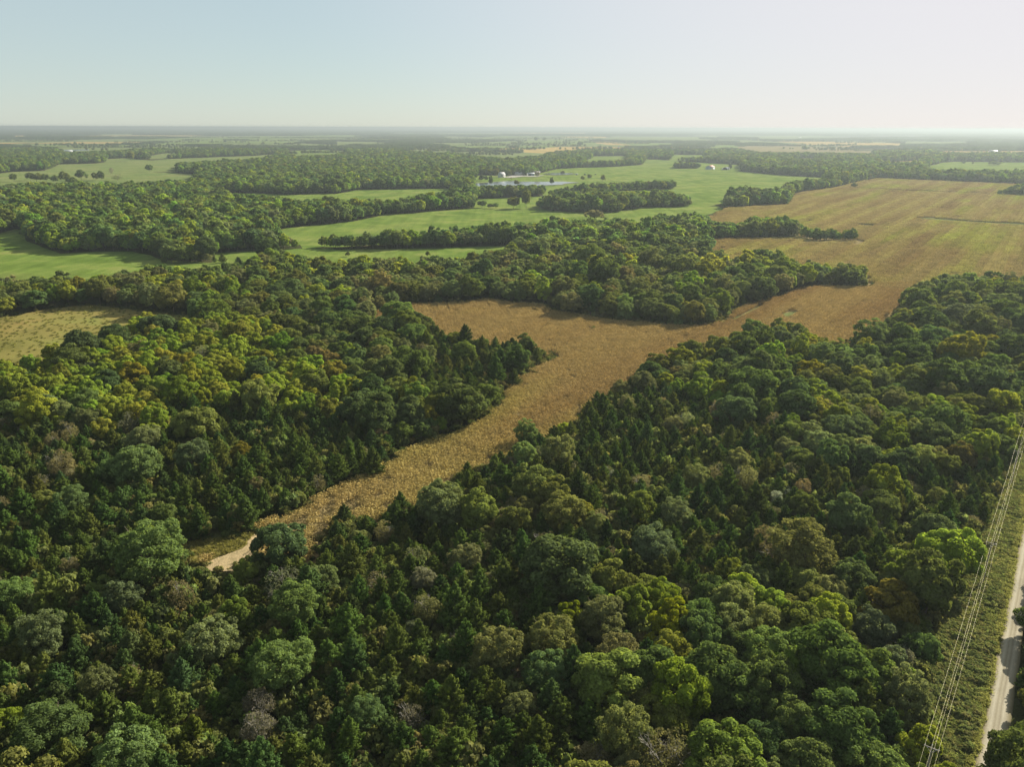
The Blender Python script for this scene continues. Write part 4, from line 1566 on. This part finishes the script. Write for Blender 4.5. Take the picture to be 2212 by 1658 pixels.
for (cr, cx, cy, wd, hf, kind, lab) in PAST:
    o = CROPS[cr]
    p = unproj(o[0] + cx * o[2], o[1] + cy * o[2], 0)
    slant = np.linalg.norm(p - CT)
    r = .5 * wd * o[2] * slant / F_PX * 1024 / 2212
    name = KINDS[kind]
    vi = int(rg.integers(0, 5))
    cm, tm, R0, H0, _, _ = PROTO[name][vi]
    if slant > 600 and kind != 4:
        key = (kind, vi)
        if key not in lod_cache:
            c = LOD[kind][vi][0]
            lod_cache[key] = mesh_from(f"{name}_plain_crown_{vi}", c[0], [c[1]], [NEEDLE if kind == 0 else LEAF], lv=c[2])
        cm = lod_cache[key]
    s = r / R0
    e = bpy.data.objects.new("pasture_tree", None)
    root_col.objects.link(e)
    e.location = (p[0], p[1], 0.3 if slant > 900 else 0)
    e.rotation_euler = (0, 0, rg.uniform(0, 6.28))
    e.scale = (s, s, 2 * r * hf / H0)
    t_o = bpy.data.objects.new("trunk", tm)
    c_o = bpy.data.objects.new("crown", cm)
    for q in (t_o, c_o):
        root_col.objects.link(q)
        q.parent = e
    tc = pick_tint(kind, rg)[0]
    if 'dead' in lab or 'leafless' in lab or 'bare' in lab:
        tc = np.array([.2, .18, .15])
    c_o["tint"] = [float(q) for q in tc]
    e['label'] = lab
    e['category'] = "tree"
    e['group'] = "single trees in open ground"


# ---------------------------------------------------------------- buildings
M_WHITE = plain("white_siding", (.46, .47, .47), .6, .06, .8)
M_GREYROOF = plain("grey_shingle_roof", (.36, .36, .36), .85, .2, .6)
M_TIN = plain("tin_roof", (.36, .38, .40), .6, .1, .4)
M_TANWALL = plain("tan_siding", (.50, .46, .40), .7, .08, .8)
M_BLUE = plain("pale_blue_steel", (.30, .36, .42), .45, .06, .5)
M_REDROOF = plain("rusty_red_roof", (.36, .16, .13), .7, .2, .5)
M_WOODWALL = plain("weathered_red_wood", (.30, .14, .09), .85, .25, .5)
M_DARK = plain("opening_shade_and_exhaust", (.03, .03, .035), .7, .1, 1)  # near-black stands in for shade in open doorways; also the exhaust's own black
M_GLASS = plain("window_glass", (.05, .07, .09), .1, .05, 1)
M_DOOR = plain("brown_door", (.16, .08, .05), .6, .1, 1)
M_STEEL = plain("grey_steel", (.33, .35, .37), .6, .08, .6)


def box(x0, x1, y0, y1, z0, z1):
    V = np.array([(x, y, z) for z in (z0, z1) for y in (y0, y1) for x in (x0, x1)], float)
    F = np.array([[0, 2, 3, 1], [4, 5, 7, 6], [0, 1, 5, 4], [2, 6, 7, 3], [0, 4, 6, 2], [1, 3, 7, 5]])
    return V, F


def gable(L, W, h, rise):
    """walls with gable ends: length along x"""
    a, b_ = L / 2, W / 2
    V = np.array([(-a, -b_, 0), (a, -b_, 0), (a, b_, 0), (-a, b_, 0), (-a, -b_, h), (a, -b_, h), (a, b_, h), (-a, b_, h), (-a, 0, h + rise), (a, 0, h + rise)], float)
    q = np.array([[0, 1, 5, 4], [2, 3, 7, 6]])
    p5 = np.array([[1, 2, 6, 9, 5], [3, 0, 4, 8, 7]])
    return V, [q, p5]


def roof_mesh(L, W, h, rise, over=.5, th=.18):
    a, b_ = L / 2 + over, W / 2 + over
    k = rise / (W / 2)
    ze = h - over * k
    pr = [(-b_, ze), (0, h + rise), (b_, ze), (b_, ze + th), (0, h + rise + th * 1.2), (-b_, ze + th)]
    V = np.array([(s, y, z + .02) for s in (-a, a) for (y, z) in pr], float)
    q = np.array([[i, (i + 1) % 6, 6 + (i + 1) % 6, 6 + i] for i in range(6)])
    e6 = np.array([[5, 4, 1, 0], [4, 3, 2, 1], [6, 7, 10, 11], [7, 8, 9, 10]])
    return V, [q, e6]


def building(name, label, cat, u, v, rot, L, W, h, rise, wall, roof, windows=(), door=None, extra=None, chimney=False, z=.5):
    p = unproj(u, v, 0)
    e = bpy.data.objects.new(name, None)
    root_col.objects.link(e)
    e.location = (p[0], p[1], z)
    e.rotation_euler = (0, 0, rot)
    e['label'], e['category'] = label, cat
    V, F = gable(L, W, h, rise)
    V[:4, 2] = -.8
    link("wall", mesh_from(name + "_wall", V, F, [wall]), e)
    V, F = roof_mesh(L, W, h, rise)
    rf = link("roof", mesh_from(name + "_roof", V, F, [roof]), e)
    if chimney:
        V, F = box(L * .2, L * .2 + .8, -.4, .4, h + rise - .5, h + rise + 1.1)
        link("chimney", mesh_from("chimney", V, [F], [M_REDROOF]), rf)
    for (x, z0, w, hh, sd_) in windows:
        yy = -W / 2 if sd_ < 0 else W / 2
        f = link("window", mesh_from("window_frame", *(lambda r: (r[0], [r[1]]))(box(x - w / 2 - .12, x + w / 2 + .12, min(yy, yy + sd_ * .06), max(yy, yy + sd_ * .06), z0 - .12, z0 + hh + .12)), [M_WHITE]), e)
        V, F = box(x - w / 2, x + w / 2, min(yy + sd_ * .03, yy + sd_ * .09), max(yy + sd_ * .03, yy + sd_ * .09), z0, z0 + hh)
        link("pane", mesh_from("window_pane", V, [F], [M_GLASS]), f)
    if door:
        x, w, hh, mt = door
        V, F = box(x - w / 2, x + w / 2, -W / 2 - .07, -W / 2 + .02, -.2, hh)
        link("door", mesh_from(name + "_door", V, [F], [mt]), e)
    return e


cp = lambda c, x, y: (CROPS[c][0] + x * CROPS[c][2], CROPS[c][1] + y * CROPS[c][2])
fh = building("farmhouse", "tall white farmhouse with grey gable roof above the pond", "house", *cp('P', 425, 268), .7, 13, 9, 6, 4.2, M_WHITE, M_GREYROOF,
              [(-4.5, 1, 1.3, 1.8, -1), (-1.8, 1, 1.3, 1.8, -1), (4.4, 1, 1.3, 1.8, -1), (-4.5, 4, 1.3, 1.6, -1), (-1.8, 4, 1.3, 1.6, -1), (1.5, 4, 1.3, 1.6, -1), (4.4, 4, 1.3, 1.6, -1)], (1.5, 1.8, 2.8, M_DOOR), chimney=True)
building("farm_garage", "tan garage with broad grey hipped roof between farmhouse and long white shed", "garage", *cp('P', 672, 240), -.12, 16, 11, 3.6, 3.4, M_TANWALL, M_GREYROOF,
         [(-6, 1.2, 1.4, 1.2, -1), (6.4, 1.2, 1.4, 1.2, -1)], (1, 5, 2.8, M_WHITE))
building("long_shed", "long low white shed beside the tan garage", "shed", *cp('P', 772, 236), .35, 9, 4.5, 2.8, 1.1, M_WHITE, M_TIN, [(-3, 1.2, 1.0, .9, -1), (3, 1.2, 1.0, .9, -1)], (0, 3, 2.5, M_DOOR))
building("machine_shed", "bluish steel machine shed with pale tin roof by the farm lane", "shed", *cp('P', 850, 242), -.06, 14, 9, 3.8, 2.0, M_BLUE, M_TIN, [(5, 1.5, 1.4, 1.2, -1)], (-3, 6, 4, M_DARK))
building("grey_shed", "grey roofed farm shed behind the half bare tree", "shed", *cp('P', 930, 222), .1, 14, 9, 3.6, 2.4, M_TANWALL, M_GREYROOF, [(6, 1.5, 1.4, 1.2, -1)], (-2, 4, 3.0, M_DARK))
building("metal_barn", "pale blue steel barn with rusty red roof in the green pasture", "barn", *cp('Q', 210, 296), .9, 24, 14, 6, 3.2, M_BLUE, M_REDROOF, [(-8, 1.5, 1.6, 1.4, -1), (8, 1.5, 1.6, 1.4, -1)], (0, 5, 4.4, M_WOODWALL))
for (c, x, y, L, W, nm, lb, ct, ro, rt) in (
        ('Q', 811, 77, 60, 22, "white_barn", "long white barn glinting far away near the horizon", "barn", .1, M_WHITE),
        ('Q', 782, 96, 22, 16, "small_house", "tiny white house below the long far barn", "house", .4, M_WHITE),
        ('Q', 1097, 95, 24, 18, "pale_house", "tiny pale house by far tree line", "house", -.3, M_TIN),
        ('Q', 2013, 193, 34, 14, "roadside_house", "low white house on the far eastern strip", "house", .05, M_WHITE),
        ('S', 270, 64, 40, 24, "hilltop_house", "white house on the far wooded rise", "house", .3, M_WHITE),
        ('S', 2040, 73, 50, 22, "distant_barn", "white barn glinting on the horizon plain", "barn", 0, M_WHITE),
        ('R', 462, 203, 22, 9, "pond_barn", "white barn beside the far narrow pond", "barn", .2, M_WHITE)):
    building(nm, lb, ct, *cp(c, x, y), ro, L, W, 7, 4, M_WHITE, rt, [(-L * .3, 1.5, 2, 1.8, -1), (L * .3, 1.5, 2, 1.8, -1)], (0, 4, 4, M_DARK), z=1.5)

# arched shed
p = unproj(*cp('Q', 312, 299))
e = bpy.data.objects.new("arched_shed", None)
root_col.objects.link(e)
e.location = (p[0], p[1], .5)
e.rotation_euler = (0, 0, .9)
e['label'], e['category'] = "grey arched metal shed with a dark open end in the pasture", "shed"
r, L = 6.5, 18
th = np.linspace(0, math.pi, 17)
V = np.array([(s, math.cos(t) * q, math.sin(t) * q * .95) for s in (-L / 2, L / 2) for q in (r, r - .2) for t in th])
n = 17
F = []
for i in range(n - 1):
    F += [[i, i + 1, 2 * n + i + 1, 2 * n + i], [n + i, 3 * n + i, 3 * n + i + 1, n + i + 1], [i, n + i, n + i + 1, i + 1], [2 * n + i, 2 * n + i + 1, 3 * n + i + 1, 3 * n + i]]
link("roof", mesh_from("arched_roof", V, [np.array(F)], [M_STEEL], smooth=False), e)
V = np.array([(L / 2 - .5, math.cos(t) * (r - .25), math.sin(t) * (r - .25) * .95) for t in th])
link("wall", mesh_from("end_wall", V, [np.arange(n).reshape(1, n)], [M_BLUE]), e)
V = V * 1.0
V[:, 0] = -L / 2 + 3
link("interior_shade_panel", mesh_from("interior_shade_panel", V, [np.arange(n).reshape(1, n)], [M_DARK]), e)  # dark sheet painted as the shade inside the open end


def lathe(profile, sides=16):
    V, F = [], []
    for (r, z) in profile:
        for k in range(sides):
            a = 2 * math.pi * k / sides
            V.append((r * math.cos(a), r * math.sin(a), z))
    for i in range(len(profile) - 1):
        for k in range(sides):
            F.append([i * sides + k, i * sides + (k + 1) % sides, (i + 1) * sides + (k + 1) % sides, (i + 1) * sides + k])
    return np.array(V), np.array(F)


# white fuel tank on a cradle
p = unproj(*cp('Q', 288, 300))
e = bpy.data.objects.new("fuel_tank", None)
root_col.objects.link(e)
e.location = (p[0], p[1], .5)
e['label'], e['category'] = "white rounded fuel tank in front of the arched shed", "tank"
V, F = lathe([(.01, -2.2), (1.0, -2.0), (1.5, -1.4), (1.5, 1.4), (1.0, 2.0), (.01, 2.2)])
V = V[:, [2, 0, 1]] + [0, 0, 2.2]
link("body", mesh_from("tank_body", V, [F], [M_WHITE], smooth=True), e)
V, F = merge([box(x - .15, x + .15, -1.2, 1.2, -.5, 1.3) for x in (-1.3, 1.3)])
link("cradle", mesh_from("tank_cradle", V, [F], [M_STEEL]), e)

# silo
p = unproj(*cp('S', 1833, 182))
e = bpy.data.objects.new("silo", None)
root_col.objects.link(e)
e.location = (p[0], p[1], .5)
e['label'], e['category'] = "small rusty brown silo among the far tree clumps", "silo"
V, F = lathe([(4, -1), (4, 16)])
link("wall", mesh_from("silo_wall", V, [F], [M_WOODWALL], smooth=True), e)
V, F = lathe([(4.2, 16), (3.4, 18.2), (1.8, 19.6), (.05, 20)])
link("roof", mesh_from("silo_roof", V, [F], [M_STEEL], smooth=True), e)

# white livestock trailer and vehicles near the pond
def wheel(r, w):
    V, F = lathe([(.02, -w / 2), (r * .6, -w / 2), (r, -w / 2 + .05), (r, w / 2 - .05), (r * .6, w / 2), (.02, w / 2)], 14)
    return V[:, [0, 2, 1]], F


M_TYRE = plain("tyre_rubber", (.025, .025, .025), .8, .1, 2)
M_CARD = plain("dark_paint", (.04, .045, .055), .35, .05, 1)
M_TRAC = plain("green_paint", (.05, .10, .04), .45, .1, 1)


def vehicle(name, label, cat, u, v, rot, body, mat, wheels, extra=()):
    p = unproj(u, v)
    e = bpy.data.objects.new(name, None)
    root_col.objects.link(e)
    e.location = (p[0], p[1], .5)
    e.rotation_euler = (0, 0, rot)
    e['label'], e['category'] = label, cat
    V, F = merge(body)
    link("body", mesh_from(name + "_body", V, [F], [mat]), e)
    for nm, parts, mt in extra:
        V, F = merge(parts)
        link(nm, mesh_from(name + "_" + nm, V, [F], [mt]), e)
    for (x, y, r, w) in wheels:
        V, F = wheel(r, w)
        link("wheel", mesh_from(name + "_wheel", V + [x, y, r], [F], [M_TYRE]), e)
    return e


def taper(b_, k):
    V, F = b_
    V = V.copy()
    zt = V[:, 2] > V[:, 2].mean()
    c = V[zt].mean(0)
    V[zt, :2] = c[:2] + (V[zt, :2] - c[:2]) * k
    return V, F


vehicle("box_trailer", "bright white box trailer parked right of the upper pond", "trailer", *cp('P', 1503, 237), .05,
        [taper(box(-3, 3, -1.2, 1.2, .9, 3.3), .97)], M_WHITE, [(-1.2, -1.1, .45, .3), (-.1, -1.1, .45, .3), (-1.2, 1.1, .45, .3), (-.1, 1.1, .45, .3)],
        [("hitch", [box(3, 4.6, -.15, .15, .8, 1.0), box(4.3, 4.5, -.1, .1, 0, .8)], M_STEEL)])
vehicle("farm_tractor", "dark tractor parked in the pasture between trailer and car", "tractor", *cp('P', 1625, 238), .2,
        [box(.2, 3.0, -.6, .6, 1.0, 2.0), box(-1.8, .2, -.9, .9, .9, 1.7)], M_TRAC, [(-1.2, -1.3, 1.1, .6), (-1.2, 1.3, 1.1, .6), (2.2, -1.0, .7, .4), (2.2, 1.0, .7, .4)],
        [("cab", [taper(box(-1.6, .3, -.85, .85, 1.7, 3.3), .85)], M_GLASS), ("exhaust", [box(1.2, 1.35, -.07, .07, 2.0, 3.1)], M_DARK)])
vehicle("parked_car", "small dark car parked alone farthest out in the pasture", "car", *cp('P', 1773, 233), .1,
        [taper(box(-2.3, 2.3, -.95, .95, .4, 1.1), .96), ], M_CARD, [(-1.4, -.85, .38, .25), (1.4, -.85, .38, .25), (-1.4, .85, .38, .25), (1.4, .85, .38, .25)],
        [("cabin", [taper(box(-1.5, 1.1, -.85, .85, 1.1, 1.75), .78)], M_GLASS)])
# farm lane
LANE = poly("P 480,262 600,240 740,246 900,250 1010,240 1040,244 900,262 740,258 640,270 560,276 480,274")
sheet("farm_lane", LANE, plain("pale_gravel", (.30, .285, .25), .95, .15, .2, 0, 0), .9, kind="structure")

# ---------------------------------------------------------------- power line
M_POLE = plain("weathered_pole", (.25, .22, .18), .85, .15, 3)
M_WIRE = plain("bright_wire", (.29, .265, .15), .45, .05, 1, metal=.3)
M_INS = plain("insulator", (.5, .5, .5), .3, .05, 1)
PH = 10.5
pa = unproj(*cp('V', 157, 1572), PH)[:2]
pb = unproj(*cp('V', 435, 619), PH)[:2]
ld = (pb - pa) / np.hypot(*(pb - pa))
span = np.hypot(*(pb - pa))
ls_ = np.array([ld[1], -ld[0]])
POLES = [pa - ld * span, pa, pb, pb + ld * span * .86, pb + ld * span * 1.86, pb + ld * span * 2.8]
lrot = math.atan2(ld[1], ld[0])
PL = {1: "wooden power pole with crossarm near the bottom edge of the photo", 2: "wooden power pole with crossarm midway up the shrubby verge",
      3: "farther wooden power pole partly merged with the wires", 0: "wooden power pole beyond the bottom edge",
      4: "wooden power pole beyond the edge of the photo", 5: "last wooden power pole along the road"}
for i, p in enumerate(POLES):
    e = bpy.data.objects.new("power_pole", None)
    root_col.objects.link(e)
    e.location = (p[0], p[1], 0)
    e.rotation_euler = (0, 0, lrot)
    e['label'], e['category'], e['group'] = PL[i], "power pole", "poles of the roadside power line"
    V, F = tube([(0, 0, -.5), (0, 0, 5), (0, 0, PH + .6)], [.17, .145, .11], 8)
    link("pole", mesh_from("pole_shaft", V, [F], [M_POLE]), e)
    V, F = box(.12, .24, -1.1, 1.1, PH - .16, PH)
    arm = link("crossarm", mesh_from("pole_crossarm", V, [F], [PALE_BARK]), e)
    for sgn in (-1, 1):
        V, F = tube([(.18, sgn * .7, PH - .1), (.14, 0, PH - .95)], [.025, .025], 4)
        link("brace", mesh_from("crossarm_brace", V, [F], [M_STEEL]), e)
    for y, z in ((-.95, PH), (.95, PH), (0, PH + .6)):
        V, F = lathe([(.02, 0), (.07, .02), (.05, .08), (.09, .12), (.05, .18), (.07, .22), (.02, .26)], 8)
        link("insulator", mesh_from("insulator", V + [.18 if y else 0, y, z], [F], [M_INS]), e)


def wire(y, z, sag, nm):
    pts = []
    for a, b2 in zip(POLES[:-1], POLES[1:]):
        for q in range(16):
            t = q / 16
            p = a + (b2 - a) * t
            pts.append((p[0] - ls_[0] * y, p[1] - ls_[1] * y, z - sag * 4 * t * (1 - t)))
    V, F = tube(pts, [.014] * len(pts), 5)
    o = link("power_wire", mesh_from("power_wire", V, [F], [M_WIRE]))
    o['label'], o['category'], o['group'] = nm, "wire", "wires of the roadside power line"


wire(-.95, PH + .24, .9, "bright thin wire on the road side end of the crossarms")
wire(.95, PH + .24, .9, "bright thin wire on the woods side end of the crossarms")
wire(0, PH + .84, .9, "bright thin wire over the pole tops")
wire(-.2, PH - 2.2, 1.0, "lower wire hung below the crossarms on the poles")

# ---------------------------------------------------------------- haze
HV, HF = box(-34000, 34000, -1500, 41000, -1.0, 104.0)
m = bpy.data.materials.new("haze")
m.use_nodes = True
nt = m.node_tree
nt.nodes.remove(nt.nodes['Principled BSDF'])
pv = nt.nodes.new('ShaderNodeVolumePrincipled')
pv.inputs['Color'].default_value = (.335, .388, .403, 1)
pv.inputs['Density'].default_value = 1.25e-4
pv.inputs['Anisotropy'].default_value = .35
nt.links.new(pv.outputs[0], nt.nodes['Material Output'].inputs['Volume'])
link("haze", mesh_from("haze", HV, [HF], [m]), kind="stuff", label="pale blue haze veiling the far fields and woods")
print("trees near", len(trees), "far", len(fx), "patches", len(PX))
